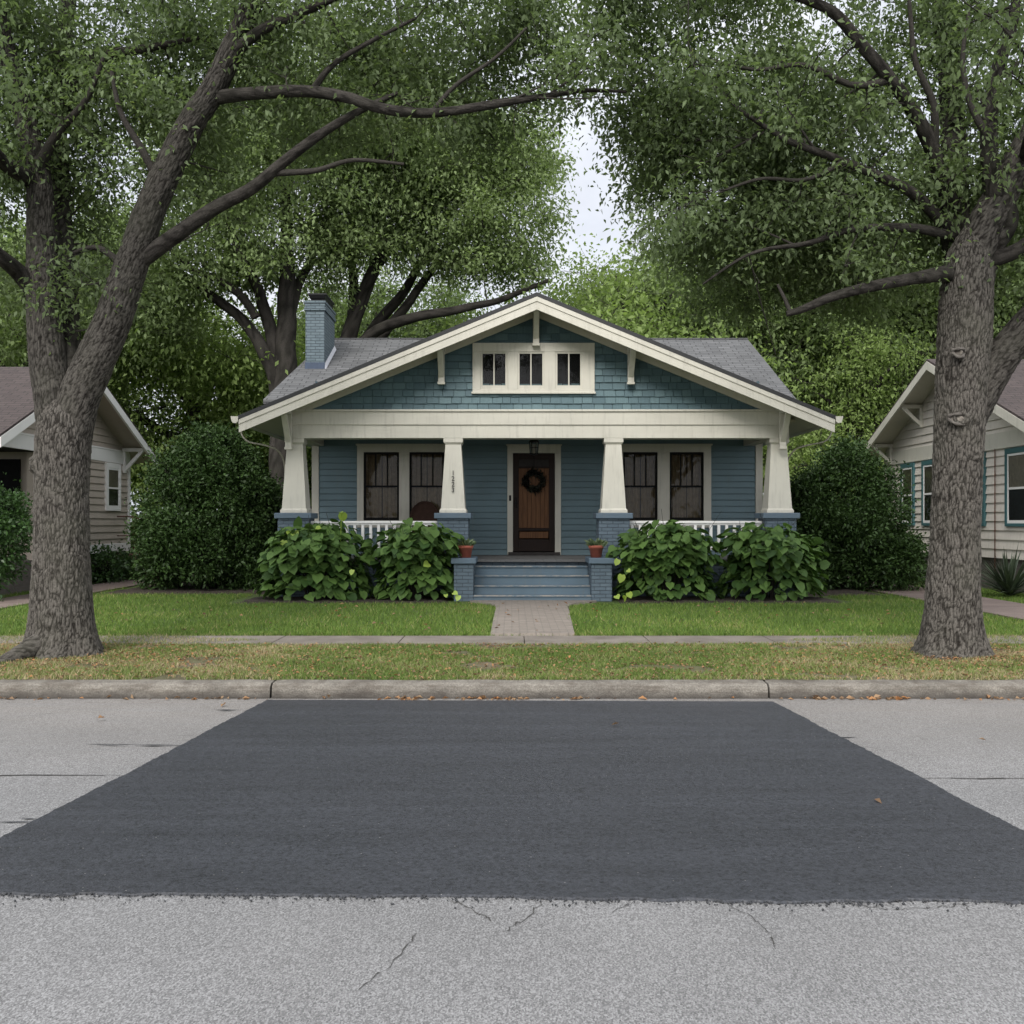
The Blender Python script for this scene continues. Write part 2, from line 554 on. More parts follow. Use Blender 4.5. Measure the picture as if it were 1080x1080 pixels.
# wood door planks
def wood(name, c1, c2, planks=True):
    m, nt, b = new_mat(name)
    co = objco(nt)
    g = noise(nt, nd(nt, 'ShaderNodeMapping', Vector=co, Scale=(45, 45, 2.2)).outputs[0], 1.0, 6, 0.65)
    c = ramp(nt, g, [(0.3, c1), (0.7, c2)])
    nt.links.new(c, b.inputs['Base Color'])
    b.inputs['Roughness'].default_value = 0.55
    b.inputs['Specular IOR Level'].default_value = 0.2
    bump(nt, b, g, 0.2, 0.003)
    return m
M['doorframe'] = wood('dark_door_wood', (0.009, 0.005, 0.0035), (0.02, 0.009, 0.006))
M['doorwood'] = wood('brown_plank_wood', (0.075, 0.034, 0.015), (0.19, 0.088, 0.038))

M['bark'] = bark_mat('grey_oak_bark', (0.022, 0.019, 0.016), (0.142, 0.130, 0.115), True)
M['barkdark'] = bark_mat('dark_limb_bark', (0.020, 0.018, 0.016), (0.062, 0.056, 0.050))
M['barktwig'] = bark_mat('shaded_branch_bark', (0.018, 0.016, 0.014), (0.062, 0.056, 0.050))  # darker than the trunk bark: shade among the branches put into the colour
M['leafA'] = leaf_mat('oak_leaf', (0.092, 0.125, 0.064), (0.182, 0.240, 0.118), 0.55, 0.5, 0.22)
M['leafB'] = leaf_mat('hazed_leaf', (0.125, 0.172, 0.070), (0.250, 0.325, 0.145), 0.55, 0.48, 0.2)  # paler and greyer, distance haze painted into the leaf colour
M['leafM'] = leaf_mat('mid_green_leaf', (0.085, 0.125, 0.05), (0.185, 0.25, 0.105), 0.55, 0.48, 0.2)
M['leafC'] = leaf_mat('yellow_green_leaf', (0.14, 0.205, 0.06), (0.28, 0.37, 0.13), 0.55, 0.48, 0.2)
M['leafshrub'] = leaf_mat('dark_shrub_leaf', (0.012, 0.027, 0.008), (0.045, 0.085, 0.022), 0.5, 0.12, 0.25)
M['leafhyd'] = leaf_mat('broad_shrub_leaf', (0.032, 0.074, 0.018), (0.108, 0.19, 0.048), 0.55, 0.25, 0.25)
M['leaflime'] = leaf_mat('lime_leaf', (0.30, 0.42, 0.06), (0.42, 0.55, 0.13), 0.45, 0.35, 0.3)
M['leafhedge'] = leaf_mat('hedge_leaf', (0.02, 0.048, 0.014), (0.06, 0.12, 0.034), 0.4, 0.2, 0.4)
M['yucca'] = leaf_mat('yucca_leaf', (0.02, 0.032, 0.018), (0.055, 0.075, 0.045), 0.45, 0.1, 0.4)
M['succulent'] = leaf_mat('succulent_leaf', (0.08, 0.13, 0.07), (0.19, 0.24, 0.13), 0.5, 0.2, 0.3)
M['wreathleaf'] = leaf_mat('dark_wreath_leaf', (0.012, 0.014, 0.011), (0.035, 0.038, 0.028), 0.5, 0.1, 0.3)


def grass_mat(name, stops):
    m, nt, b = new_mat(name)
    a = nd(nt, 'ShaderNodeAttribute', {'attribute_name': 'tint'}).outputs['Fac']
    c = ramp(nt, a, stops)
    nt.links.new(c, b.inputs['Base Color'])
    b.inputs['Roughness'].default_value = 0.6
    b.inputs['Specular IOR Level'].default_value = 0.25
    tr = nd(nt, 'ShaderNodeBsdfTranslucent', Color=c)
    mx = nt.nodes.new('ShaderNodeMixShader')
    mx.inputs[0].default_value = 0.3
    nt.links.new(b.outputs[0], mx.inputs[1])
    nt.links.new(tr.outputs[0], mx.inputs[2])
    nt.links.new(mx.outputs[0], nt.nodes['Material Output'].inputs[0])
    return m
M['grass'] = grass_mat('lawn_grass', [(0.0, (0.075, 0.13, 0.024)), (0.6, (0.150, 0.243, 0.046)), (0.9, (0.25, 0.29, 0.075)), (1.0, (0.38, 0.32, 0.16))])
M['vergegrass'] = grass_mat('verge_grass', [(0.0, (0.085, 0.14, 0.028)), (0.52, (0.165, 0.225, 0.055)), (0.68, (0.30, 0.27, 0.13)), (1.0, (0.46, 0.37, 0.24))])
M['litter'] = grass_mat('dry_leaf_litter', [(0.0, (0.16, 0.10, 0.06)), (0.5, (0.33, 0.22, 0.13)), (1.0, (0.42, 0.20, 0.08))])


# ------------------------------------------------------------------ leaves
def leaf_quads(pos, axis, rng, length, width, fold=0.25, upb=0.9, lvar=0.35):
    n = len(pos)
    axis = axis / (np.linalg.norm(axis, axis=1, keepdims=True) + 1e-9)
    nr = rng.normal(size=(n, 3)) * 0.8 + np.array([0, 0, upb])
    side = np.cross(axis, nr)
    side /= (np.linalg.norm(side, axis=1, keepdims=True) + 1e-9)
    nor = np.cross(side, axis)
    L = length * (1 + lvar * (rng.random((n, 1)) * 2 - 1))
    W = L * width / length
    mid = pos + axis * L * 0.45
    v = np.empty((n, 4, 3))
    v[:, 0] = pos
    v[:, 1] = mid + side * W * 0.5 + nor * W * fold
    v[:, 2] = pos + axis * L - np.array([0, 0, 1]) * L * 0.12
    v[:, 3] = mid - side * W * 0.5 + nor * W * fold
    f = np.arange(n * 4).reshape(n, 4)
    t = rng.random(n)
    return v.reshape(-1, 3), f, t


def smooth_line(pts, rad, step):
    P = [np.array(p, dtype=float) for p in pts]
    out, ro = [], []
    n = len(P)
    for i in range(n - 1):
        p0, p1, p2, p3 = P[max(i - 1, 0)], P[i], P[i + 1], P[min(i + 2, n - 1)]
        k = max(1, int(np.linalg.norm(p2 - p1) / step))
        for j in range(k):
            t = j / k
            q = 0.5 * ((2 * p1) + (-p0 + p2) * t + (2 * p0 - 5 * p1 + 4 * p2 - p3) * t * t + (-p0 + 3 * p1 - 3 * p2 + p3) * t ** 3)
            out.append(q)
            ro.append(rad[i] * (1 - t) + rad[i + 1] * t)
    out.append(P[-1])
    ro.append(rad[-1])
    return np.array(out), np.array(ro)


class Wood:
    """collects tapered bark tubes as one mesh, with a bark coordinate (around, around, along)"""
    def __init__(s):
        s.v, s.f, s.b, s.e, s.g, s.n = [], [], [], [], [], 0

    def tube(s, pts, rad, n, flare=None, rough=0.0, seed=0.0, knobs=(), girth=None):
        pts = np.asarray(pts)
        m = len(pts)
        rad = np.asarray(rad)
        d = np.gradient(pts, axis=0)
        d /= (np.linalg.norm(d, axis=1, keepdims=True) + 1e-9)
        ref = np.array([0.92, 0.31, 0.12]) if abs(d[:, 2]).mean() > 0.5 else np.array([0.11, 0.2, 0.97])
        u = np.cross(d, ref)
        u /= (np.linalg.norm(u, axis=1, keepdims=True) + 1e-9)
        w = np.cross(d, u)
        ln = np.concatenate([[0], np.cumsum(np.linalg.norm(np.diff(pts, axis=0), axis=1))])
        a = np.linspace(0, 2 * np.pi, n, endpoint=False)
        ca, sa = np.cos(a), np.sin(a)
        R = np.repeat(rad[:, None], n, axis=1)
        if flare is not None:
            amp, hgt, nl, ph = flare
            h = (pts[:, 2] - pts[0, 2])[:, None]
            fl = np.exp(-h / hgt) * amp
            R = R * (1 + fl * (1 + 0.42 * np.cos(nl * a + ph)[None, :] + 0.2 * np.cos((nl - 2) * a + 2 * ph)[None, :]) + 0.035 * np.cos(3 * a + ph + ln[:, None] * 0.7))
        bk = np.stack([R * ca, R * sa, np.repeat(ln[:, None], n, axis=1) + seed * 7.3], axis=2)
        E = np.full((m, n), 0.8)
        if n >= 12:
            disp = np.zeros((m, n))
            for i in range(m):
                for k in range(n):
                    q = bk[i, k]
                    jx = mnoise.noise((q[0] * 7, q[1] * 7, q[2] * 6))
                    jy = mnoise.noise((q[0] * 16 + 5, q[1] * 16, q[2] * 12))
                    dd = mnoise.voronoi((q[0] * 36 + jx * 0.8 + jy * 0.35, q[1] * 36 + jx * 0.6 - jy * 0.35, q[2] * 9.0 + jx + jy * 0.4))[0]
                    e = min(1.0, (dd[1] - dd[0]) / 0.36)
                    E[i, k] = e
                    disp[i, k] = (e - 1.0) * rough + 0.4 * rough * mnoise.noise((q[0] * 34, q[1] * 34, q[2] * 16)) + 0.5 * rough * mnoise.noise((q[0] * 5, q[1] * 5, q[2] * 3))
            R = R + disp
            if knobs:
                V0 = pts[:, None, :] + R[:, :, None] * (u[:, None, :] * ca[None, :, None] + w[:, None, :] * sa[None, :, None])
                for (kp, kr, kh) in knobs:
                    dist = np.linalg.norm((V0 - np.array(kp)) * np.array([1, 1, 1.25]), axis=2)
                    R = R + kh * np.exp(-((dist - kr * 0.75) / (kr * 0.38)) ** 2) - kh * 0.55 * np.exp(-(dist / (kr * 0.5)) ** 2)
        V = pts[:, None, :] + R[:, :, None] * (u[:, None, :] * ca[None, :, None] + w[:, None, :] * sa[None, :, None])
        idx = s.n + np.arange(m * n).reshape(m, n)
        A, B = idx[:-1], idx[1:]
        f = np.stack([A, np.roll(A, -1, axis=1), np.roll(B, -1, axis=1), B], axis=2).reshape(-1, 4)
        s.v.append(V.reshape(-1, 3))
        s.b.append(bk.reshape(-1, 3))
        s.e.append(E.ravel())
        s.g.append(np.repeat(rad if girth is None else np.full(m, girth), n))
        s.f.append(f)
        s.n += m * n

    def build(s, name, mat, parent):
        return arrays(name, np.concatenate(s.v), np.concatenate(s.f), mat, parent, smooth=True, attrs={'ridge': np.concatenate(s.e), 'girth': np.concatenate(s.g)}, vattr={'bark': np.concatenate(s.b)})


def make_tree(name, base, label, group, limbs, vols, nb, ns, nl, leaf, mats, seed, reject=None, spread=0.55, clump=0.2, step=0.12, minnode=1.0, sides=(20, 6), split=False):
    """limbs: list of dicts(p, r, flare, rough, n, step, node); vols: list of (centre, radii, weight)"""
    rng = np.random.default_rng(seed)
    root = thing(name, base, label, 'tree', group)
    wd, wb = Wood(), Wood()
    nodes, nrad = [], []
    for i, L in enumerate(limbs):
        P, R = smooth_line(L['p'], L['r'], L.get('step', step))
        wob = L.get('wob', 0.0)
        if wob:
            for k in range(1, len(P)):
                q = P[k]
                P[k] = q + wob * np.array([mnoise.noise((q[0] * .9 + seed, q[1], q[2] * .9)), mnoise.noise((q[0] * .9, q[1] + 9 + seed, q[2])), mnoise.noise((q[0], q[1], q[2] + 20 + seed)) * .6])
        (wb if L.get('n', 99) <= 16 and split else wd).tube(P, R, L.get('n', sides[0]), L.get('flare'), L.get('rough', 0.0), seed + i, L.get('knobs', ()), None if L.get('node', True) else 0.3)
        if L.get('node', True):
            keep = P[:, 2] > L.get('zmin', -1)
            nodes.append(P[keep])
            nrad.append(R[keep])
    nodes = np.concatenate(nodes)
    nrad = np.concatenate(nrad)
    wts = np.array([v[2] for v in vols], dtype=float)
    wts /= wts.sum()

    def sample(n):
        out = []
        while len(out) < n:
            vi = rng.choice(len(vols), p=wts)
            c, r, _ = vols[vi]
            d = rng.normal(size=3)
            d /= np.linalg.norm(d)
            q = np.array(c) + d * np.array(r) * rng.random() ** 0.42
            if reject is not None and reject(q):
                continue
            out.append(q)
        return np.array(out)

    side_b = []
    if split:
        for L_ in limbs:
            if not L_.get('node', True):
                continue
            P, R = smooth_line(L_['p'], L_['r'], 0.1)
            big = L_.get('n', 99) > 24
            k = 10
            while k < len(P) - 1:
                k += int(rng.integers(2, 6)) * (3 if big else 1)
                if k >= len(P):
                    break
                q, rad_ = P[k], R[k]
                if reject((q[0], 12.0, q[2])) or q[2] > 9.5:
                    continue
                tdir = P[min(k + 1, len(P) - 1)] - P[k - 1]
                tdir /= np.linalg.norm(tdir) + 1e-9
                dd = tdir * 0.55 + rng.normal(size=3) * np.array([0.5, 0.45, 0.5]) + np.array([0, 0, 0.12])
                dd /= np.linalg.norm(dd)
                ln = 0.45 + 0.75 * rng.random()
                end = q + dd * ln + np.array([0, 0, -0.10 * ln])
                m1 = q + dd * ln * 0.5 + rng.normal(size=3) * 0.05
                ts = np.linspace(0, 1, 7)[:, None]
                B = (1 - ts) ** 2 * q + 2 * ts * (1 - ts) * m1 + ts ** 2 * end
                r0 = min(rad_ * 0.5, 0.008 + 0.008 * ln)
                wb.tube(B, r0 + (0.003 - r0) * ts[:, 0], 6)
                side_b.append(B)
                for _ in range(2):
                    j = int(rng.integers(2, 6))
                    e2 = B[j] + (dd * 0.6 + rng.normal(size=3) * 0.6) * ln * 0.45
                    B2 = B[j] + np.linspace(0, 1, 5)[:, None] * (e2 - B[j]) + rng.normal(size=(5, 3)) * 0.012 * np.array([[0], [1], [1], [1], [0]])
                    wb.tube(B2, np.linspace(r0 * 0.5, 0.0025, 5), 5)
                    side_b.append(B2)
    bp, bstart = [], []
    tips = sample(nb)
    order = np.argsort([np.min(np.linalg.norm(nodes - t, axis=1)) for t in tips])
    an, ar = nodes.copy(), nrad.copy()
    for oi in order:
        t = tips[oi]
        d = np.linalg.norm(an - t, axis=1) + np.maximum(0, an[:, 2] - t[2]) * 0.4
        k = int(np.argmin(d))
        a, ra = an[k], ar[k]
        ln = np.linalg.norm(t - a)
        mid = (a + t) / 2 + np.array([0, 0, 0.16 * ln]) + rng.normal(size=3) * 0.10 * ln
        ts = np.linspace(0, 1, max(4, int(ln / 0.35) + 2))[:, None]
        P = (1 - ts) ** 2 * a + 2 * ts * (1 - ts) * mid + ts ** 2 * t
        P[1:-1] += rng.normal(size=(len(P) - 2, 3)) * 0.035 * ln ** 0.5
        r0 = min(ra * 0.6, 0.012 + 0.013 * ln)
        R = r0 + (0.004 - r0) * ts[:, 0] ** 0.8
        wb.tube(P, R, sides[1])
        bp.append(P[1:])
        an = np.concatenate([an, P[2:]])
        ar = np.concatenate([ar, R[2:]])
    allb = np.concatenate(bp)
    # sprays gathered round the bough ends
    nside = len(side_b)
    bp = side_b + bp
    lp, la, bt = [], [], []
    btone = rng.random(len(bp))
    for si in range(ns + 2 * nside):
        bi = si // 2 if si < 2 * nside else int(rng.integers(nside, len(bp)))
        fine = si < 2 * nside
        b = bp[bi]
        a = b[min(len(b) - 1, int(len(b) * (0.55 + 0.45 * rng.random())))]
        c = a + rng.normal(size=3) * spread * np.array([1, 1, 0.62]) * (0.45 if fine else 1)
        if reject is not None and reject((c[0], 12.0, c[2]) if fine else c):
            continue
        d = c - a
        ln = np.linalg.norm(d) + 1e-6
        ts = np.array([0, 0.5, 1.0])[:, None]
        P = a + ts * d + np.array([0, 0, 0.1]) * ln * (ts * (1 - ts) * 4)
        wb.tube(P, np.array([0.006, 0.004, 0.002]) * (leaf[0] / 0.08), 3)
        k = nl
        tt = 0.25 + 0.95 * rng.random((k, 1))
        q = a + tt * d + rng.normal(size=(k, 3)) * clump * np.array([1, 1, 0.75])
        lp.append(q)
        bt.append(btone[bi])
        la.append(rng.normal(size=(k, 3)) * 0.75 + (d / ln) * 0.5 + np.array([0, 0, -0.45]))
    lp, la = np.concatenate(lp), np.concatenate(la)
    v, f, t = leaf_quads(lp, la, rng, leaf[0], leaf[1])
    # tone varies from spray to spray as well as leaf to leaf (young and old leaves)
    cl = np.repeat(rng.random(len(lp) // nl), nl)
    t = np.clip(0.48 * np.repeat(np.array(bt), nl) + 0.28 * cl + 0.26 * t, 0, 1)
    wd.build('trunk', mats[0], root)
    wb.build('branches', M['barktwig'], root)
    arrays('crown', v, f, mats[1], root, attrs={'tint': np.repeat(t, 4)})
    return root


def ell(c, r, w=1.0):
    return (c, r, w)


def L(pts, Y, **k):
    """limb through photo points (x, y, width[, depth offset])"""
    p, r = [], []
    for q in pts:
        y = Y + (q[3] if len(q) > 3 else 0)
        p.append(at(q[0], q[1], y))
        r.append(q[2] / 2 / F * y)
    d = dict(p=p, r=r)
    d.update(k)
    return d


# ------------------------------------------------------------------ camera, light, sky
cam = bpy.data.cameras.new('camera')
cam.sensor_width = 36
cam.lens = 36.0
cam.shift_y = 10.0 / 1080
cam.clip_end = 2000
cam.clip_start = 0.05
co_ = bpy.data.objects.new('camera', cam)
co_.location = (0, 0, CAMZ)
co_.rotation_euler = (math.pi / 2, 0, 0)
C.objects.link(co_)
SC.camera = co_

SUN_EL, SUN_AZ = math.radians(40), math.radians(196)   # azimuth clockwise from +Y
w = bpy.data.worlds.new('World')
SC.world = w
w.use_nodes = True
nt = w.node_tree
bg = nt.nodes['Background']
sky = nt.nodes.new('ShaderNodeTexSky')
sky.sky_type = 'NISHITA'
sky.sun_disc = False
sky.sun_elevation = SUN_EL
sky.sun_rotation = SUN_AZ
sky.dust_density = 3.0
sky.air_density = 1.0
hs = nd(nt, 'ShaderNodeHueSaturation', Saturation=0.38, Value=1.0, Color=sky.outputs[0])
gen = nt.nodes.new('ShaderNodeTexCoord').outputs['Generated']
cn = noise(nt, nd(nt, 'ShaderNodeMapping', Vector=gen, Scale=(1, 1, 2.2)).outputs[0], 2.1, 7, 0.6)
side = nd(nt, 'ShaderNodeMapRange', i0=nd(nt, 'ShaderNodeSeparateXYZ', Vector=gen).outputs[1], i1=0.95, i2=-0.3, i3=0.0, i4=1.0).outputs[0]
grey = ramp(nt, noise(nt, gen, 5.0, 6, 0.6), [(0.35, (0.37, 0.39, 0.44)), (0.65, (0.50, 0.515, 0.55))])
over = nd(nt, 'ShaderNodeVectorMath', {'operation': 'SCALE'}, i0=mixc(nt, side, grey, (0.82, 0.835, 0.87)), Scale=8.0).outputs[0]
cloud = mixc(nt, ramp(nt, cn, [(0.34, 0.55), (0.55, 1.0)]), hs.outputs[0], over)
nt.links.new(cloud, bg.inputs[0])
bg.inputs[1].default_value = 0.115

sl = bpy.data.lights.new('sun', 'SUN')
sl.energy = 1.5
sl.angle = math.radians(26)
sl.color = (1.0, 0.965, 0.91)
so = bpy.data.objects.new('sun', sl)
sd = Vector((math.sin(SUN_AZ) * math.cos(SUN_EL), math.cos(SUN_AZ) * math.cos(SUN_EL), math.sin(SUN_EL)))
so.rotation_euler = (-sd).to_track_quat('-Z', 'Y').to_euler()
so.location = sd * 60
C.objects.link(so)

SC.view_settings.view_transform = 'Standard'
SC.view_settings.look = 'None'
SC.view_settings.exposure = 1.15
SC.view_settings.gamma = 1.0
SC.cycles.use_denoising = True
SC.cycles.max_bounces = 9
SC.cycles.diffuse_bounces = 7
SC.cycles.glossy_bounces = 2
SC.cycles.transmission_bounces = 3
SC.cycles.transparent_max_bounces = 6
SC.cycles.caustics_reflective = False
SC.cycles.caustics_refractive = False

R0 = random.Random(11)

# ------------------------------------------------------------------ ground
b = MB()
b.box(-400, 400, -300, 600, -1.0, -0.06)
structure(b.build('ground', M['earth']), 'bare ground under the street and yards')

# road with its crack lines (thin strips lying on it)
b = MB()
b.face([(-90, -14, 0), (90, -14, 0), (90, 9.32, 0), (-90, 9.32, 0)])


def crack(pts, wd, mi=1, z=0.004, sub=9, jit=0.03):
    b.cur = mi
    Q = []
    for i in range(len(pts) - 1):
        for k in range(sub):
            t = k / sub
            x = pts[i][0] * (1 - t) + pts[i + 1][0] * t
            y = pts[i][1] * (1 - t) + pts[i + 1][1] * t
            Q.append((x + R0.gauss(0, jit * 0.4), y + R0.gauss(0, jit)))
    Q.append(pts[-1])
    n = len(Q)
    for i in range(n - 1):
        (x0, y0), (x1, y1) = Q[i], Q[i + 1]
        dx, dy = x1 - x0, y1 - y0
        l = math.hypot(dx, dy) + 1e-6
        nx, ny = -dy / l, dx / l
        w0 = wd * (0.35 + R0.random()) * min(1, 0.2 + min(i, n - 1 - i) / 3)
        w1 = w0 * 0.9
        b.face([(x0 - nx * w0, y0 - ny * w0, z), (x1 - nx * w1, y1 - ny * w1, z), (x1 + nx * w1, y1 + ny * w1, z), (x0 + nx * w0, y0 + ny * w0, z)])
    b.cur = 0


def gpt(px, py, z=0.0):
    Y = F * (CAMZ - z) / (py - HOR)
    return ((px - 540) / F * Y, Y)


crack([(-9, 6.44), (-2.4, 6.44)], 0.008, sub=40, jit=0.008)
crack([(2.4, 6.36), (9, 6.36)], 0.008, sub=40, jit=0.008)
for pts in ([(470, 948), (500, 960), (520, 972)], [(575, 946), (558, 968), (530, 984)], [(755, 948), (790, 966), (812, 985)], [(812, 985), (818, 1002)],
            [(890, 952), (930, 960), (990, 958), (1022, 952)], [(372, 1050), (410, 1020), (440, 985)], [(1015, 950), (1022, 962)],
            [(900, 786), (985, 800)], [(820, 765), (900, 772)], [(165, 776), (225, 777)], [(5, 757), (70, 752)], [(25, 948), (60, 946), (110, 950)],
            [(640, 965), (668, 952)]):
    crack([gpt(*p) for p in pts], 0.0022, jit=0.012)
# spilled asphalt tongues beside the patch
for (px, py, lx, wy) in ((160, 787, 0.55, 0.06), (868, 778, 0.3, 0.05), (950, 846, 0.35, 0.05), (60, 866, 0.3, 0.08), (200, 812, 0.35, 0.05), (258, 750, 0.3, 0.05)):
    x, y = gpt(px, py)
    b.cur = 2
    for k in range(9):
        xx = x + (R0.random() - 0.5) * lx * 1.6
        yy = y + R0.gauss(0, wy * 0.5)
        ll = lx * (0.12 + 0.3 * R0.random())
        ww = 0.007 * (0.4 + R0.random())
        b.face([(xx - ll, yy, 0.004 + k * 0.0004), (xx, yy - ww, 0.004 + k * 0.0004), (xx + ll, yy + ww * 0.4, 0.004 + k * 0.0004), (xx, yy + ww, 0.004 + k * 0.0004)])
    b.cur = 0
structure(b.build('road', [M['road'], M['crack'], M['tar']]), 'worn pale grey asphalt street')

# the fresh asphalt patch: a low slab with ragged edges
def ragged(p, q, n, amp, seed):
    out = []
    for i in range(n):
        t = i / n
        x = p[0] * (1 - t) + q[0] * t
        y = p[1] * (1 - t) + q[1] * t
        d = mnoise.noise((x * 1.3 + seed, y * 1.3, 0.3)) * amp + mnoise.noise((x * 7 + seed, y * 7, 1.3)) * amp * 0.45 + mnoise.noise((x * 31 + seed, y * 31, 2.3)) * 0.012
        dx, dy = q[0] - p[0], q[1] - p[1]
        l = math.hypot(dx, dy)
        out.append((x - dy / l * d, y + dx / l * d))
    return out


A, B_, D_, E_ = (-2.66, 4.38), (2.73, 4.30), (2.31, 9.06), (-2.19, 9.15)
ring = ragged(A, B_, 420, 0.055, 3.1) + ragged(B_, D_, 260, 0.018, 8.7) + ragged(D_, E_, 120, 0.012, 1.2) + ragged(E_, A, 260, 0.018, 5.5)
b = MB()
n = len(ring)
cx_ = sum(p[0] for p in ring) / n
cy_ = sum(p[1] for p in ring) / n
top = []
for (x, y) in ring:
    dx, dy = cx_ - x, cy_ - y
    l = math.hypot(dx, dy)
    top.append((x + dx / l * 0.012, y + dy / l * 0.012))
for i in range(n):
    j = (i + 1) % n
    b.face([(*ring[i], 0.001), (*ring[j], 0.001), (*top[j], 0.010), (*top[i], 0.010)])
for i in range(n):
    j = (i + 1) % n
    b.face([(*top[i], 0.010), (*top[j], 0.010), (cx_, cy_, 0.013)])
PATCH_EDGE = ring[:420]
structure(b.build('asphalt_patch', M['patch']), 'fresh dark asphalt patch with ragged edges')

# curb pieces, one after another with open joints
b = MB()
xs = [-31.2 + 4.5 * k for k in range(15)]
prof = [(9.235, -0.05), (9.25, 0.06), (9.262, 0.112), (9.30, 0.135), (9.44, 0.14), (9.44, -0.05)]
for k in range(14):
    x0, x1 = xs[k] + 2.02 + 0.009, xs[k + 1] + 2.02 - 0.009
    nseg = 60
    prev = None
    for i in range(nseg + 1):
        x = x0 + (x1 - x0) * i / nseg
        e = 1.0 if 0 < i < nseg else 0.0
        cur = []
        for j, (y, z) in enumerate(prof):
            nz = mnoise.noise((x * 3.1, y * 9, z * 9)) * 0.010 + mnoise.noise((x * 14, y * 20, z * 20)) * 0.004
            cur.append((x, y + (nz if j < 4 else 0), z + (nz * 0.6 if 1 < j < 5 else 0) - (0.006 if e == 0 and 1 < j < 5 else 0)))
        if prev:
            for j in range(len(prof) - 1):
                b.face([prev[j], cur[j], cur[j + 1], prev[j + 1]])
        else:
            b.face(cur)
        prev = cur
    b.face(prev[::-1])
structure(b.build('curb', M['curb']), 'weathered concrete curb')
b = MB()
b.box(-90, 90, 9.05, 9.225, -0.02, 0.003)
structure(b.build('gutter_pan', M['road']), 'dirty concrete gutter strip along the curb')


def hz(x, y):
    """height of the verge and yard"""
    return 0.135 + 0.012 * mnoise.noise((x * 0.9, y * 0.9, 0.5)) + min(1.0, max(0.0, (y - 9.44) / 9)) * 0.035


def sheet(x0, x1, y0, y1, st, dz=0.0):
    bb = MB()
    nx, ny = max(1, int((x1 - x0) / st)), max(1, int((y1 - y0) / st))
    g = [[(x0 + (x1 - x0) * i / nx, y0 + (y1 - y0) * j / ny) for i in range(nx + 1)] for j in range(ny + 1)]
    for j in range(ny):
        for i in range(nx):
            q = [g[j][i], g[j][i + 1], g[j + 1][i + 1], g[j + 1][i]]
            bb.face([(x, y, hz(x, y) + dz) for x, y in q], True)
    return bb


structure(sheet(-60, 60, 9.442, 12.08, 0.5).build('verge', M['vergesoil']), 'patchy grass verge between curb and sidewalk')
b = MB()
xx = -40.35
while xx < 40:
    b.box(xx + 0.006, xx + 1.494, 12.12, 12.90, 0.02, 0.162)
    xx += 1.5
structure(b.build('sidewalk', M['concrete'], bevel=0.006), 'narrow concrete sidewalk')
structure(sheet(-60, 60, 12.94, 70, 1.0).build('lawn', M['lawnsoil']), 'mown front lawns of the three houses')

# brick front path, splaying at the steps
b = MB()
P_ = [(-0.27, 12.95), (0.79, 12.95), (0.86, 15.0), (0.93, 17.0), (1.05, 17.6), (1.5, 18.1), (1.5, 18.42), (-0.75, 18.42), (-0.75, 18.1), (-0.38, 17.6), (-0.26, 17.0), (-0.27, 15.0)]
b.face([(x, y, 0.192) for x, y in P_])
for i in range(len(P_)):
    j = (i + 1) % len(P_)
    b.face([(*P_[i], 0.05), (*P_[j], 0.05), (*P_[j], 0.192), (*P_[i], 0.192)])
structure(b.build('front_path', M['pathbrick']), 'worn brick path to the steps')
b = MB()
for (x0, x1, k) in ((-9.35, -8.3, 1), (7.35, 8.75, 1)):
    y = 9.45
    while y < 34:
        b.box(x0, x1, y + 0.006, y + 2.494, 0.02, 0.196)
        y += 2.5
structure(b.build('driveway', M['drive']), 'narrow pinkish concrete driveways')
# planting beds
for (x0, x1, y0, y1) in ((-4.95, -1.02, 17.75, 19.4), (1.82, 5.95, 17.75, 19.4), (-8.2, -4.5, 20.0, 24.0), (5.6, 7.3, 19.6, 24)):
    bb = MB()
    nx, ny = int((x1 - x0) / 0.12), int((y1 - y0) / 0.12)
    for j in range(ny):
        for i in range(nx):
            q = [(x0 + (x1 - x0) * (i + a) / nx, y0 + (y1 - y0) * (j + c) / ny) for a, c in ((0, 0), (1, 0), (1, 1), (0, 1))]
            def hh(x, y):
                e = min(1, min(x - x0, x1 - x, y - y0, y1 - y) / 0.25)
                return 0.15 + 0.05 * e + 0.025 * mnoise.noise((x * 7, y * 7, 2))
            bb.face([(x, y, hh(x, y)) for x, y in q], True)
    structure(bb.build('planting_bed', M['soil']), 'dark mulch bed under the shrubs')

rng = np.random.default_rng(5)


def blades(name, label, n, x0, x1, y0, y1, hgt, wid, mat, ok, tintf, bias=1.0):
    x = x0 + (x1 - x0) * rng.random(n)
    y = y0 + (y1 - y0) * rng.random(n) ** bias
    keep = ok(x, y)
    x, y = x[keep], y[keep]
    n = len(x)
    z = np.array([hz(a, c) for a, c in zip(x, y)]) - 0.004
    a = rng.random(n) * 2 * np.pi
    h = hgt * (0.55 + 0.8 * rng.random(n))
    wd = wid * (0.6 + 0.8 * rng.random(n))
    lean = rng.normal(size=(n, 2)) * 0.5
    p = np.stack([x, y, z], 1)
    s = np.stack([np.cos(a), np.sin(a), np.zeros(n)], 1) * wd[:, None] * 0.5
    tip = p + np.stack([lean[:, 0] * h, lean[:, 1] * h, h], 1)
    v = np.stack([p - s, p + s, tip], 1).reshape(-1, 3)
    f = np.arange(3 * n).reshape(n, 3)
    o = arrays(name, v, f, mat, attrs={'tint': np.repeat(tintf(x, y), 3)})
    o['kind'] = 'stuff'
    o['label'] = label
    return o


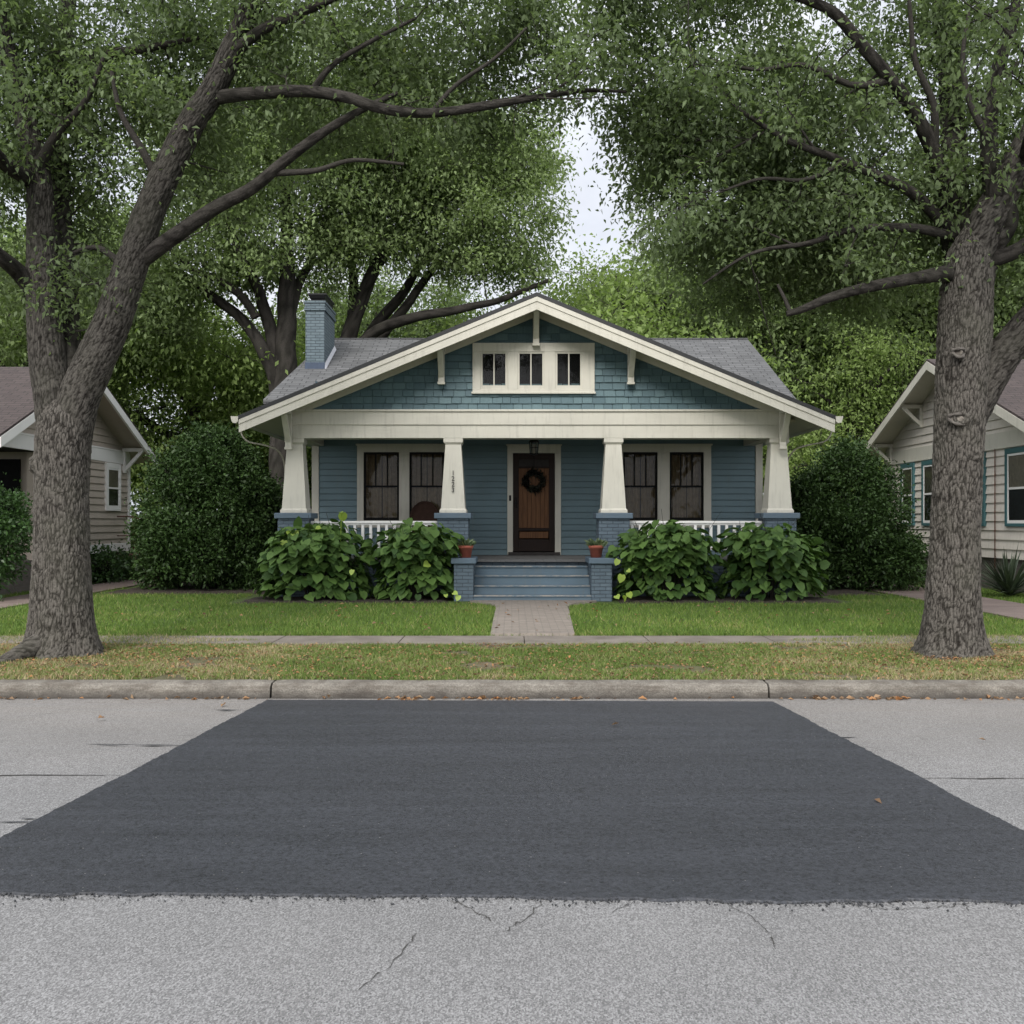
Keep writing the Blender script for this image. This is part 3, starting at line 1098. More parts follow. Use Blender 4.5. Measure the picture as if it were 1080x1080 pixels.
def lawn_ok(x, y):
    e = np.array([0.07 * mnoise.noise((a * 4, c * 4, 3)) for a, c in zip(x, y)])
    left = np.where(y < 17, -0.265, -0.265 - np.clip((y - 17) / 1.1, 0, 1) ** 2 * 0.9)
    right = np.where(y < 17, 0.79 + (y - 12.95) * 0.035, 0.93 + np.clip((y - 17) / 1.1, 0, 1) ** 2 * 0.95)
    path = (x > left + e) & (x < right + e)
    bed = (y > 17.75 + e * 1.3) & (x > -5.0) & (x < 6.0)
    bed2 = (y > 20.05) & (x > -8.2) & (x < -4.5) | (y > 19.65) & (x > 5.6) & (x < 7.3)
    dr = ((x > -9.36) & (x < -8.31)) | ((x > 7.36) & (x < 8.75))
    return ~(path | bed | bed2 | dr)


def tint_lawn(x, y):
    g = np.array([mnoise.noise((a * 0.8, c * 0.8, 1)) for a, c in zip(x, y)])
    return np.clip(0.42 + 0.3 * g + 0.26 * rng.normal(size=len(x)), 0, 1)


def tint_verge(x, y):
    g = np.array([mnoise.noise((a * 0.9, c * 1.3, 7)) + 0.6 * mnoise.noise((a * 3.1, c * 3.1, 9)) for a, c in zip(x, y)])
    side = np.clip((np.abs(x - 0.3) - 2.2) / 4, 0, 0.22)
    return np.clip(0.36 + 0.34 * g + side + 0.2 * rng.normal(size=len(x)), 0, 1)


blades('grass', 'short bright green mown lawn', 230000, -12, 12, 12.95, 22, 0.055, 0.013, M['grass'], lawn_ok, tint_lawn, 1.35)
blades('verge_grass', 'thin patchy green and tan grass on the verge', 150000, -7.5, 7.5, 9.45, 12.07, 0.04, 0.011, M['vergegrass'],
       lambda x, y: np.array([mnoise.noise((a * 1.4, c * 1.9, 4)) + 0.35 * mnoise.noise((a * 6, c * 6, 5)) for a, c in zip(x, y)]) < 0.33, tint_verge)
# overgrown sidewalk at both ends
blades('sidewalk_grass', 'grass creeping over the ends of the sidewalk', 26000, -7.8, 8, 12.05, 12.98, 0.045, 0.012, M['vergegrass'],
       lambda x, y: (np.abs(x - 0.15) > 3.7 + 0.5 * np.sin(y * 9)) | (np.abs(y - 12.5) > 0.42), tint_verge)


def litter(name, label, xs, ys, zs, size):
    n = len(xs)
    p = np.stack([xs, ys, zs], 1)
    ax = rng.normal(size=(n, 3)) * np.array([1, 1, 0.18])
    v, f, t = leaf_quads(p, ax, rng, size, size * 0.5, 0.3, 2.2)
    o = arrays(name, v, f, M['litter'], attrs={'tint': np.repeat(t, 4)})
    o['kind'] = 'stuff'
    o['label'] = label
    return o


# crumbs of asphalt broken off the front edge of the patch
k_ = 1500
pe = np.array(PATCH_EDGE)[rng.integers(0, 420, k_)]
px_ = pe[:, 0] + rng.normal(0, 0.02, k_)
py_ = pe[:, 1] + rng.normal(0.004, 0.022, k_) - np.abs(rng.normal(0, 0.05, k_)) * (rng.random(k_) < 0.22)
sz = 0.003 + 0.0045 * rng.random(k_) ** 2
oct_ = np.array([(1, 0, 0), (0, 1, 0), (-1, 0, 0), (0, -1, 0), (0, 0, 1), (0, 0, -1)], dtype=float)
v = (np.stack([px_, py_, np.full(k_, 0.006)], 1)[:, None, :] + oct_[None] * sz[:, None, None] * (0.7 + 0.6 * rng.random((k_, 6, 1)))).reshape(-1, 3)
tri = np.array([(0, 1, 4), (1, 2, 4), (2, 3, 4), (3, 0, 4), (1, 0, 5), (2, 1, 5), (3, 2, 5), (0, 3, 5)])
o = arrays('asphalt_crumbs', v, (np.arange(k_)[:, None, None] * 6 + tri[None]).reshape(-1, 3), M['tar'])
o['kind'] = 'stuff'
o['label'] = 'dark crumbs along the front edge of the asphalt patch'
xs_ = np.concatenate([rng.uniform(-7.2, 7.2, 6500), rng.normal(-4.7, 0.9, 900), rng.normal(4.85, 0.8, 900)])
ys_ = np.concatenate([rng.uniform(9.46, 12.1, 6500), np.clip(rng.normal(10.9, 0.45, 1800), 9.5, 12.05)])
litter('leaf_litter', 'small dry leaves scattered over the verge', xs_, ys_, np.array([hz(a, c) + 0.022 for a, c in zip(xs_, ys_)]), 0.040)
cl = [(-0.95, 20), (-0.3, 26), (0.0, 20), (0.55, 10), (2.75, 18), (3.1, 16), (3.4, 30), (-4.15, 7), (-2.7, 7), (-4.6, 9), (4.4, 10)]
xs_ = np.concatenate([rng.normal(c, 0.12, k) for c, k in cl] + [rng.uniform(-6, 6, 60)])
ys_ = 9.17 + np.abs(rng.normal(0, 0.025, len(xs_)))
litter('curb_leaves', 'orange brown fallen leaves gathered against the curb', xs_, np.minimum(ys_, 9.22), np.full(len(xs_), 0.012), 0.06)
xs_ = rng.uniform(-6, 6, 130)
ys_ = rng.uniform(13, 17.6, 130)
litter('lawn_leaves', 'few dry leaves dropped on the lawn and path', xs_, ys_, np.array([hz(a, c) + 0.05 for a, c in zip(xs_, ys_)]), 0.07)
for (px, py) in ((645, 765), (922, 843), (110, 757), (238, 742), (1040, 781)):
    x, y = gpt(px, py, 0.02)
    k = 2
    o = litter('fallen_leaf', '', np.array([x]), np.array([y]), np.array([0.022]), 0.07)
    del o['kind']
    tag(o, 'small dry orange leaf lying %s' % ('on the dark asphalt patch near its far edge' if px == 645 else 'on the dark asphalt patch towards its right side' if px == 922 else
        'on pale asphalt right of the patch' if px == 1040 else 'on pale asphalt at the curb near the patch corner' if px == 238 else 'on pale asphalt in front of the left tree'), 'leaf', 'fallen leaves on the street')

# ------------------------------------------------------------------ the bungalow
H = thing('bungalow', (0.45, 19.4, 0.17), 'blue craftsman bungalow with cream gable, porch columns and brick piers', 'house')
XC = 0.45
FLOOR = 0.88
WALLY = 22.0
XL, XR = -4.22, 5.30


def courses(bb, x0, x1, y, z0, z1, h, holes=(), out=0.030, zfun=None):
    """lap siding facing -Y"""
    z = z0
    while z < z1 - 1e-4:
        zt = min(z + h, z1)
        cuts = sorted([x0, x1] + [c for hh in holes for c in hh[:2] if x0 < c < x1])
        for a, c in zip(cuts[:-1], cuts[1:]):
            mx = (a + c) / 2
            if any(hh[0] < mx < hh[1] and hh[2] < (z + zt) / 2 < hh[3] for hh in holes):
                continue
            bb.face([(a, y - out, z), (c, y - out, z), (c, y - 0.006, zt - 0.016), (a, y - 0.006, zt - 0.016)])
            bb.face([(a, y + 0.012, z), (c, y + 0.012, z), (c, y - out, z), (a, y - out, z)])
            bb.face([(a, y - 0.006, zt - 0.016), (c, y - 0.006, zt - 0.016), (c, y + 0.012, zt - 0.012), (a, y + 0.012, zt - 0.012)])
            bb.face([(a, y + 0.012, zt - 0.012), (c, y + 0.012, zt - 0.012), (c, y + 0.012, zt), (a, y + 0.012, zt)])
        z = zt


holes = [(-3.18, -2.42, 1.62, 3.087), (-2.2, -1.45, 1.62, 3.087), (2.38, 3.12, 1.62, 3.087), (3.38, 4.11, 1.62, 3.087), (0.02, 0.92, 0.9, 3.067)]
# holes cut whole courses: choose the course height so they fall on board edges
b = MB()
HC = 0.132
def zsnap(z): return FLOOR + round((z - FLOOR) / HC) * HC
holes2 = [(h[0] - 0.06, h[1] + 0.06, zsnap(h[2]) - 0.01 if h[2] > 1 else 0.5, zsnap(h[3]) + 0.01) for h in holes]
courses(b, XL, XR, WALLY, FLOOR, 3.56, HC, holes2)
# side walls (lap siding turned)
for X, sgn in ((XL, -1), (XR, 1)):
    z = 0.8
    while z < 4.5:
        zt = z + HC
        b.face([(X + sgn * 0.016, WALLY, z), (X + sgn * 0.016, 31.0, z), (X + sgn * 0.002, 31.0, zt), (X + sgn * 0.002, WALLY, zt)])
        b.face([(X, WALLY, z), (X, 31.0, z), (X + sgn * 0.016, 31.0, z), (X + sgn * 0.016, WALLY, z)])
        z = zt
b.face([(XR, 31, 0.1), (XL, 31, 0.1), (XL, 31, 4.5), (XR, 31, 4.5)])
b.build('wall', M['siding'], H)
b = MB()
b.box(XL - 0.05, XR + 0.05, WALLY + 0.02, 31.1, 0.05, 0.80)
b.build('foundation', M['brick'], H)
for X in (XL, XR):
    b = MB()
    b.box(X - 0.075, X + 0.075, WALLY - 0.045, WALLY + 0.12, FLOOR, 3.5)
    b.build('corner_board', M['cream'], H, bevel=0.004)
# interior: floor, back partition, dim ceiling
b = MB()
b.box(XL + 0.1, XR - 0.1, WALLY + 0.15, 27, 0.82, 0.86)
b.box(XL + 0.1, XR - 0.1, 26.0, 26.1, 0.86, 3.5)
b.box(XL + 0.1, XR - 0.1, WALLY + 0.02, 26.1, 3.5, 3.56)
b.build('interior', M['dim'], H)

# porch floor, skirt
b = MB()
x = XL - 0.1
while x < XR + 0.1:
    b.box(x + 0.002, min(x + 0.118, XR + 0.1), 19.36, WALLY - 0.02, 0.835, FLOOR)
    x += 0.12
b.build('porch_floor', M['floorboards'], H)
b = MB()
b.box(XL - 0.05, -1.0, 19.42, 19.6, 0.05, 0.83)
b.box(1.8, XR + 0.05, 19.42, 19.6, 0.05, 0.83)
b.box(-1.0, 1.8, 19.5, 19.6, 0.05, 0.83)
b.box(XL - 0.05, XL + 0.1, 19.6, WALLY, 0.05, 0.83)
b.box(XR - 0.1, XR + 0.05, 19.6, WALLY, 0.05, 0.83)
b.build('porch_skirt', M['brick'], H)
b = MB()
b.box(XL - 0.1, XR + 0.1, 19.5, WALLY - 0.01, 3.5, 3.54)
b.build('porch_ceiling', M['soffit'], H)

# steps
SX0, SX1 = -0.69, 1.42
st = MB()
zs = [0.10, 0.277, 0.436, 0.605, 0.767, 0.835]
ys = [18.30, 18.32, 18.59, 18.86, 19.13, 19.36]
for k in range(4):
    s_ = MB()
    z1 = zs[k + 1]
    y0 = ys[k + 1]
    s_.box(SX0, SX1, y0 + 0.018, 19.36 + 0.1 - k * 0.02, 0.06 if k == 0 else zs[k] - 0.03, z1 - 0.035)
    s_.box(SX0, SX1, y0, y0 + 0.30, z1 - 0.035, z1)
    stp = s_.build('step', M['step'], H, bevel=0.006)
    s_ = MB()
    s_.box(SX0 + 0.001, SX1 - 0.001, y0 - 0.007, y0 + 0.05, z1 - 0.020, z1 + 0.004)
    s_.build('nosing', M['worn'], stp, bevel=0.004)
for (x0, x1) in ((-1.04, -0.692), (1.422, 1.79)):
    s_ = MB()
    s_.box(x0, x1, 18.31, 19.2, 0.05, 0.845)
    cw = s_.build('cheek_wall', M['brick'], H, bevel=0.008)
    s_ = MB()
    s_.box(x0 - 0.05, x1 + 0.05, 18.25, 19.2, 0.845, 0.945)
    s_.build('cheek_cap', M['piercap'], cw, bevel=0.012)

# piers and tapered columns
YP = 19.4
def pier_set(cx):
    s_ = MB()
    s_.box(cx - 0.29, cx + 0.29, 19.11, 19.69, 0.05, 1.655)
    p = s_.build('pier', M['brick'], H, bevel=0.01)
    s_ = MB()
    s_.box(cx - 0.345, cx + 0.345, 19.055, 19.745, 1.655, 1.76)
    s_.build('pier_cap', M['piercap'], p, bevel=0.012)
    s_ = MB()
    s_.frustum(cx, YP, 1.84, 3.055, 0.226, 0.226, 0.148, 0.148)
    c = s_.build('column', M['cream'], H, bevel=0.005)
    s_ = MB()
    s_.box(cx - 0.252, cx + 0.252, YP - 0.252, YP + 0.252, 1.762, 1.81)
    s_.frustum(cx, YP, 1.81, 1.845, 0.252, 0.252, 0.229, 0.229)
    s_.build('column_base', M['cream'], c, bevel=0.004)
    s_ = MB()
    s_.frustum(cx, YP, 3.05, 3.085, 0.152, 0.152, 0.178, 0.178)
    s_.box(cx - 0.182, cx + 0.182, YP - 0.182, YP + 0.182, 3.085, 3.162)
    s_.build('capital', M['cream'], c, bevel=0.004)
    return p, c
cols = [pier_set(cx) for cx in (-4.085, -1.105, 1.91, 5.02)]
# house number on the second column
cu = bpy.data.curves.new('house_number', 'FONT')
cu.body = '1\n2\n2\n3'
cu.size = 0.125
cu.align_x = 'CENTER'
cu.space_line = 0.86
cu.extrude = 0.006
tmp = bpy.data.objects.new('house_number', cu)
C.objects.link(tmp)
bpy.context.view_layer.update()
me_ = bpy.data.meshes.new_from_object(tmp.evaluated_get(bpy.context.evaluated_depsgraph_get()))
bpy.data.objects.remove(tmp)
o = bpy.data.objects.new('house_number', me_)
C.objects.link(o)
me_.materials.clear()
me_.materials.append(M['black'])
o.parent = cols[1][1]
o.location = Vector((-1.105 - 0.0, 19.4 - 0.206, 2.47)) - wloc(cols[1][1])
o.rotation_euler = (math.pi / 2 - math.atan((0.226 - 0.148) / 1.215), 0, 0)

# beam
b = MB()
BX0, BX1 = -4.27, 5.20
b.box(BX0, BX1, 19.22, 19.58, 3.164, 3.68)
b.box(BX0, BX1, 19.195, 19.22, 3.413, 3.66)
b.box(BX0 - 0.02, BX1 + 0.02, 19.165, 19.22, 3.66, 3.70)
b.build('porch_beam', M['cream'], H, bevel=0.006)
for X in (BX0 + 0.02, BX1 - 0.24):
    b = MB()
    b.box(X, X + 0.22, 19.59, WALLY - 0.05, 3.22, 3.497)
    b.build('side_beam', M['soffit'], H, bevel=0.005)

# gable wall with individual shingles
SL = 0.4127
PZ = 5.74
def rz_(x): return PZ - SL * abs(x - XC)
b = MB()
b.face([(BX0, 19.262, 3.6), (BX1, 19.262, 3.6), (BX1, 19.262, rz_(BX1) - 0.1), (XC, 19.262, PZ - 0.1), (BX0, 19.262, rz_(BX0) - 0.1)])
GW = (-0.74, 1.55, 4.02, 4.95)   # gable window casing
z = 3.685
rr = random.Random(4)
row = 0
while z < 5.6:
    x = BX0 - rr.random() * 0.2
    while x < BX1:
        wdt = 0.15 + 0.1 * rr.random()
        x0, x1 = max(x, BX0), min(x + wdt - 0.011, BX1)
        if x1 - x0 > 0.02:
            dz = rr.uniform(-0.004, 0.004)
            zb = z + dz
            za, zc = min(z + 0.15, rz_(x0) - 0.06), min(z + 0.15, rz_(x1) - 0.06)
            inside = x0 > GW[0] + 0.08 and x1 < GW[1] - 0.08 and zb > GW[2] + 0.08 and z + 0.15 < GW[3] - 0.05
            if za > zb + 0.02 and zc > zb + 0.02 and not inside:
                o_ = 19.262 - 0.030 - rr.random() * 0.010
                b.face([(x0, o_, zb), (x1, o_, zb), (x1, 19.255, zc), (x0, 19.255, za)])
                b.face([(x0, 19.262, zb), (x1, 19.262, zb), (x1, o_, zb), (x0, o_, zb)])
                b.face([(x0, 19.262, zb), (x0, o_, zb), (x0, 19.255, za)])
                b.face([(x1, o_, zb), (x1, 19.262, zb), (x1, 19.255, zc)])
        x += wdt
    z += 0.132
    row += 1
b.build('gable_wall', M['shingle'], H)

# gable window: casing, three two-light sashes
Yg = 19.235
b = MB()
b.box(GW[0], GW[1], Yg - 0.035, Yg, GW[3] - 0.165, GW[3])
b.box(GW[0], GW[1], Yg - 0.035, Yg, GW[2], GW[2] + 0.06)
b.box(GW[0] - 0.02, GW[1] + 0.02, Yg - 0.055, Yg, GW[2] - 0.025, GW[2] + 0.012)
sx = [(507, 535), (546, 574), (586, 614)]
sx = [((a - 540) / F * 19.2, (c - 540) / F * 19.2) for a, c in sx]
edges = [GW[0]] + [v for s2 in sx for v in s2] + [GW[1]]
for k in range(0, 8, 2):
    b.box(edges[k], edges[k + 1], Yg - 0.033, Yg, GW[2] + 0.06, GW[3] - 0.165)
gw = b.build('gable_window', M['cream'], H, bevel=0.004)
for (a, c) in sx:
    z0, z1 = GW[2] + 0.06, GW[3] - 0.165
    s_ = MB()
    y0, y1 = Yg - 0.018, Yg + 0.008
    s_.box(a, a + 0.035, y0, y1, z0, z1)
    s_.box(c - 0.035, c, y0, y1, z0, z1)
    s_.box(a + 0.035, c - 0.035, y0, y1, z1 - 0.035, z1)
    s_.box(a + 0.035, c - 0.035, y0, y1, z0, z0 + 0.075)
    s_.box((a + c) / 2 - 0.012, (a + c) / 2 + 0.012, y0 + 0.002, y1 - 0.002, z0 + 0.075, z1 - 0.035)
    s_.build('sash', M['cream'], gw, bevel=0.003)
    s_ = MB()
    s_.face([(a, Yg, z0), (c, Yg, z0), (c, Yg, z1), (a, Yg, z1)])
    s_.build('pane', M['glass'], gw)
    s_ = MB()
    s_.box(a - 0.02, c + 0.02, Yg + 0.012, Yg + 0.016, z0, z1)
    s_.build('unlit_backing', M['night'], gw)  # dark board painting in the unlit attic behind the glass

# porch gable roof: deck, shingles, bargeboards
YF = 18.55
def slab(bb, sgn, y0, y1, zo0, zo1, hw):
    x0, x1 = XC, XC + sgn * hw
    za, zb = PZ, PZ - SL * hw
    q = [(x0, y0, za - zo1), (x1, y0, zb - zo1), (x1, y1, zb - zo1), (x0, y1, za - zo1), (x0, y0, za - zo0), (x1, y0, zb - zo0), (x1, y1, zb - zo0), (x0, y1, za - zo0)]
    if sgn < 0:
        q = [q[1], q[0], q[3], q[2], q[5], q[4], q[7], q[6]]
    bb.hexa(q)
HW = 5.40
b = MB()
for sgn in (-1, 1):
    slab(b, sgn, YF + 0.005, 25.3, 0.0, 0.03, HW)
roof = b.build('roof', M['roof'], H)
b = MB()
for sgn in (-1, 1):
    slab(b, sgn, YF - 0.02, YF + 0.005, -0.012, 0.062, HW + 0.02)
    # courses edge thickness at the eave
b.build('roof_edge', M['roofedge'], roof)
b = MB()
for sgn in (-1, 1):
    slab(b, sgn, YF + 0.045, 25.0, 0.032, 0.12, HW - 0.04)
b.build('soffit', M['soffit'], H)
b = MB()
for sgn in (-1, 1):
    slab(b, sgn, YF, YF + 0.042, 0.064, 0.30, HW - 0.0)
    slab(b, sgn, YF - 0.016, YF - 0.001, 0.064, 0.15, HW + 0.0)
b.build('bargeboard', M['cream'], H, bevel=0.004)
# trim board at the top of the shingle wall, tight to the soffit
b = MB()
for sgn in (-1, 1):
    slab(b, sgn, 19.19, 19.232, 0.121, 0.30, 4.7)
b.build('rake_frieze', M['soffit'], H, bevel=0.004)


def knee(x, zt, dz, wdt=0.10, y0=19.185):
    s_ = MB()
    s_.box(x - wdt / 2, x + wdt / 2, y0 - 0.09, y0, zt - dz, zt)
    s_.box(x - wdt / 2, x + wdt / 2, YF + 0.06, y0 - 0.09, zt - 0.10, zt)
    s_.bar((x, y0 - 0.05, zt - dz + 0.1), (x, YF + 0.14, zt - 0.08), wdt * 0.86, 0.085)
    s_.box(x - wdt / 2 - 0.012, x + wdt / 2 + 0.012, y0 - 0.10, y0 + 0.004, zt - dz - 0.045, zt - dz)
    return s_.build('knee_brace', M['cream'], H, bevel=0.004)
for dx, dz in ((0.0, 0.66), (-1.77, 0.66), (1.77, 0.66), (-4.62, 0.72), (4.6, 0.72)):
    zt = PZ - SL * abs(dx) - 0.125 - (0.02 if dx else 0.03)
    if abs(dx) > 4:
        knee(XC + dx, zt, 0.70, 0.115, 19.16)
    else:
        knee(XC + dx, zt, dz, 0.115)

# gutters and downspouts
for sgn in (-1, 1):
    X = XC + sgn * (HW + 0.065)
    zg = PZ - SL * HW - 0.07
    s_ = MB()
    pr = [(-0.06, 0.06), (-0.055, -0.03), (-0.02, -0.06), (0.04, -0.055), (0.065, 0.0), (0.075, 0.065), (0.065, 0.065), (0.055, 0.0), (0.035, -0.045), (-0.02, -0.05), (-0.045, -0.03), (-0.05, 0.06)]
    for (ya, yb) in ((18.52, 24.5),):
        for i in range(len(pr)):
            j = (i + 1) % len(pr)
            p1, p2 = pr[i], pr[j]
            s_.face([(X + sgn * p1[0], ya, zg + p1[1]), (X + sgn * p2[0], ya, zg + p2[1]), (X + sgn * p2[0], yb, zg + p2[1]), (X + sgn * p1[0], yb, zg + p1[1])])
        s_.face([(X + sgn * p[0], ya, zg + p[1]) for p in (pr[0], pr[1], pr[2], pr[3], pr[4], pr[5])])
    g = s_.build('gutter', M['cream'], H)
    s_ = MB()
    Xc = XC + sgn * 4.72
    pts, rr_ = smooth_line([(X, 19.0, zg - 0.04), (X, 19.0, zg - 0.22), (X - sgn * 0.12, 19.02, zg - 0.36), (X - sgn * 0.40, 19.1, zg - 0.42), (X - sgn * 0.60, 19.25, zg - 0.50), (Xc + sgn * 0.06, 19.45, zg - 0.72), (Xc + sgn * 0.04, 19.5, zg - 1.2)], [0.016] * 7, 0.03)
    s_.tube(pts, rr_, 10)
    s_.build('downspout', M['pipe'], g)

# main roof behind
b = MB()
e0, e1 = (-5.20, 21.4, 4.15), (5.95, 21.4, 4.15)
r0_, r1_ = (-4.60, 25.5, 6.15), (5.86, 25.5, 6.15)
k0, k1 = (-5.20, 29.6, 4.15), (5.95, 29.6, 4.15)
b.face([e0, e1, r1_, r0_])
b.face([k1, k0, r0_, r1_])
b.face([k0, e0, r0_])
b.face([e1, k1, r1_])
b.face([(e0[0], e0[1], 4.06), (k0[0], k0[1], 4.06), (k1[0], k1[1], 4.06), (e1[0], e1[1], 4.06)])
for p, q in ((e0, e1), (e1, k1), (k1, k0), (k0, e0)):
    b.face([(p[0], p[1], 4.06), (q[0], q[1], 4.06), q, p])
mr = b.build('main_roof', M['roof'], H)
b = MB()
b.bar((r0_[0] + 0.02, 25.5, 6.148), (r1_[0], 25.5, 6.148), 0.14, 0.02)
b.build('ridge_cap', M['roof'], mr)
b = MB()
b.box(-4.9, 5.6, 21.75, 29.2, 3.5, 4.055)
b.build('roof_fascia', M['cream'], mr)

# chimney
CX0, CX1, CY0, CY1 = -4.70, -4.27, 23.3, 24.65
b = MB()
b.box(CX0, CX1, CY0, CY1, 4.9, 6.40)
b.box(CX0 - 0.03, CX1 + 0.03, CY0 - 0.03, CY1 + 0.03, 6.40, 6.475)
b.box(CX0 - 0.015, CX1 + 0.015, CY0 - 0.015, CY1 + 0.015, 6.475, 6.56)
b.box(CX0 - 0.03, CX1 + 0.03, CY0 - 0.03, CY1 + 0.03, 6.56, 6.62)
ch = b.build('chimney', M['chimbrick'], H, bevel=0.008)
b = MB()
b.box(CX0 + 0.11, CX1 + 0.0, CY0 + 0.06, CY1 - 0.3, 6.62, 6.68)
b.frustum((CX0 + CX1) / 2 + 0.05, (CY0 + CY1) / 2 - 0.15, 6.68, 6.76, 0.17, 0.5, 0.20, 0.54)
b.box((CX0 + CX1) / 2 - 0.16, (CX0 + CX1) / 2 + 0.26, CY0 - 0.02, CY1 - 0.25, 6.76, 6.79)
b.build('chimney_cap', M['black'], ch)
b = MB()
b.box(CX0 - 0.012, CX1 + 0.012, CY0 - 0.012, CY0 + 0.02, 4.95, 5.22)
b.build('chimney_base', M['bluepaint'], ch)
b = MB()
sl2 = (6.15 - 4.15) / 4.1
zf = lambda y: 4.15 + sl2 * (y - 21.4)
b.hexa([(CX1 + 0.001, CY0, zf(CY0) - 0.02), (CX1 + 0.05, CY0, zf(CY0) - 0.02), (CX1 + 0.05, CY1, zf(CY1) - 0.02), (CX1 + 0.001, CY1, zf(CY1) - 0.02),
        (CX1 + 0.001, CY0, zf(CY0) + 0.1), (CX1 + 0.02, CY0, zf(CY0) + 0.05), (CX1 + 0.02, CY1, zf(CY1) + 0.05), (CX1 + 0.001, CY1, zf(CY1) + 0.1)])
b.build('flashing', M['flash'], ch)


# porch windows
def porch_window(c0, c1, sashes, z0, z1, cz):
    s_ = MB()
    y1, y0 = WALLY - 0.018, WALLY - 0.065
    s_.box(c0, c1, y0, y1 + 0.05, z1 + 0.0, cz)
    s_.box(c0 - 0.025, c1 + 0.025, y0 - 0.02, y1, cz, cz + 0.035)
    s_.box(c0 - 0.03, c1 + 0.03, y0 - 0.04, y1 + 0.05, z0 - 0.05, z0)
    s_.box(c0, c1, y0, y1, z0 - 0.15, z0 - 0.05)
    ed = [c0] + [q for s2 in sashes for q in s2] + [c1]
    for k in range(0, len(ed), 2):
        s_.box(ed[k], ed[k + 1], y0, y1 + 0.10, z0, z1)
    wn = s_.build('window', M['cream'], H, bevel=0.004)
    for (a, c) in sashes:
        t = MB()
        ya, yb = WALLY - 0.03, WALLY + 0.02
        zm = z0 + (z1 - z0) * 0.5
        fw = 0.045
        t.box(a, a + fw, ya, yb, z0, z1)
        t.box(c - fw, c, ya, yb, z0, z1)
        t.box(a + fw, c - fw, ya, yb, z1 - fw, z1)
        t.box(a + fw, c - fw, ya, yb, z0, z0 + 0.065)
        t.box(a + fw, c - fw, ya - 0.004, yb, zm - 0.02, zm + 0.02)
        for k in (1, 2):
            xm = a + (c - a) * (fw * 0 + k / 3)
            t.box(xm - 0.014, xm + 0.014, ya + 0.004, yb - 0.004, zm + 0.02, z1 - fw)
        t.build('sash', M['sash'], wn, bevel=0.003)
        t = MB()
        t.face([(a + 0.01, WALLY, z0 + 0.01), (c - 0.01, WALLY, z0 + 0.01), (c - 0.01, WALLY, z1 - 0.01), (a + 0.01, WALLY, z1 - 0.01)])
        t.build('pane', M['glass'], wn)
        # gathered curtains: two panels that leave a narrow gap
        t = MB()
        gx = a + (c - a) * R0.uniform(0.42, 0.58)
        for (p, q) in ((a - 0.05, gx - 0.01), (gx + 0.015, c + 0.05)):
            n = 26
            for i in range(n):
                xa, xb = p + (q - p) * i / n, p + (q - p) * (i + 1) / n
                fy = lambda x: WALLY + 0.10 + 0.018 * math.sin(x * 70) + 0.012 * math.sin(x * 31 + 1)
                t.face([(xa, fy(xa), z0 - 0.05), (xb, fy(xb), z0 - 0.05), (xb, fy(xb), z1 + 0.05), (xa, fy(xa), z1 + 0.05)], True)
        t.build('curtain', M['porchcurtain'], wn)
    return wn
porch_window(-3.32, -1.29, [(-3.18, -2.42), (-2.2, -1.45)], 1.62, 3.087, 3.23)
porch_window(2.24, 4.27, [(2.38, 3.12), (3.38, 4.11)], 1.62, 3.087, 3.23)

# door
b = MB()
y1, y0 = WALLY - 0.018, WALLY - 0.065
b.box(-0.10, 0.02, y0, y1 + 0.12, FLOOR, 3.067)
b.box(0.92, 1.05, y0, y1 + 0.12, FLOOR, 3.067)
b.box(-0.10, 1.05, y0, y1 + 0.12, 3.067, 3.225)
b.box(-0.12, 1.07, y0 - 0.015, y1, 3.225, 3.255)
b.build('door_casing', M['cream'], H, bevel=0.004)
b = MB()
b.box(-0.08, 1.03, WALLY - 0.16, WALLY + 0.05, FLOOR + 0.001, 0.945)
b.build('threshold', M['dim'], H, bevel=0.005)
b = MB()
ya, yb = WALLY - 0.02, WALLY + 0.03
za, zb = 0.96, 3.06
b.box(0.025, 0.145, ya, yb, za, zb)
b.box(0.795, 0.915, ya, yb, za, zb)
b.box(0.145, 0.795, ya, yb, zb - 0.13, zb)
b.box(0.145, 0.795, ya, yb, za, za + 0.26)
b.box(0.145, 0.795, ya + 0.004, yb, za + 0.44, za + 0.50)
b.box(0.145, 0.795, ya + 0.004, yb, zb - 0.32, zb - 0.28)
door = b.build('front_door', M['doorframe'], H, bevel=0.004)
b = MB()
for k in range(7):
    xa = 0.145 + 0.65 * k / 7
    b.box(xa + 0.002, xa + 0.65 / 7 - 0.002, ya + 0.018, yb, za + 0.50, zb - 0.32)
b.box(0.16, 0.78, ya + 0.014, yb, za + 0.28, za + 0.42)
b.build('door_panel', M['doorwood'], door, bevel=0.004)
b = MB()
b.box(0.145, 0.795, ya + 0.02, ya + 0.026, zb - 0.28, zb - 0.13)
b.build('door_light', M['dim'], door)
b = MB()
b.lathe([(0.001, 0), (0.028, 0.004), (0.03, 0.02)], 0.085, 0, 12)
b.v = [(x, ya - 0.02 - z * 1.2, 2.0 + y) for x, y, z in b.v]
b.tube([(0.085, ya - 0.035, 1.9), (0.085, ya - 0.06, 1.93), (0.085, ya - 0.06, 2.08), (0.085, ya - 0.03, 2.11)], 0.011, 8)
b.build('door_handle', M['black'], door)
b = MB()
b.box(-0.062, -0.018, y0 - 0.016, y0 - 0.001, 2.04, 2.16)
b.lathe([(0.0005, 0.0), (0.014, 0.0), (0.018, 0.01)], 0, 0, 12)
k_ = len(b.v) - 36
b.v = b.v[:k_] + [(-0.04 + x, y0 - 0.026 + z, 2.10 + y) for x, y, z in b.v[k_:]]
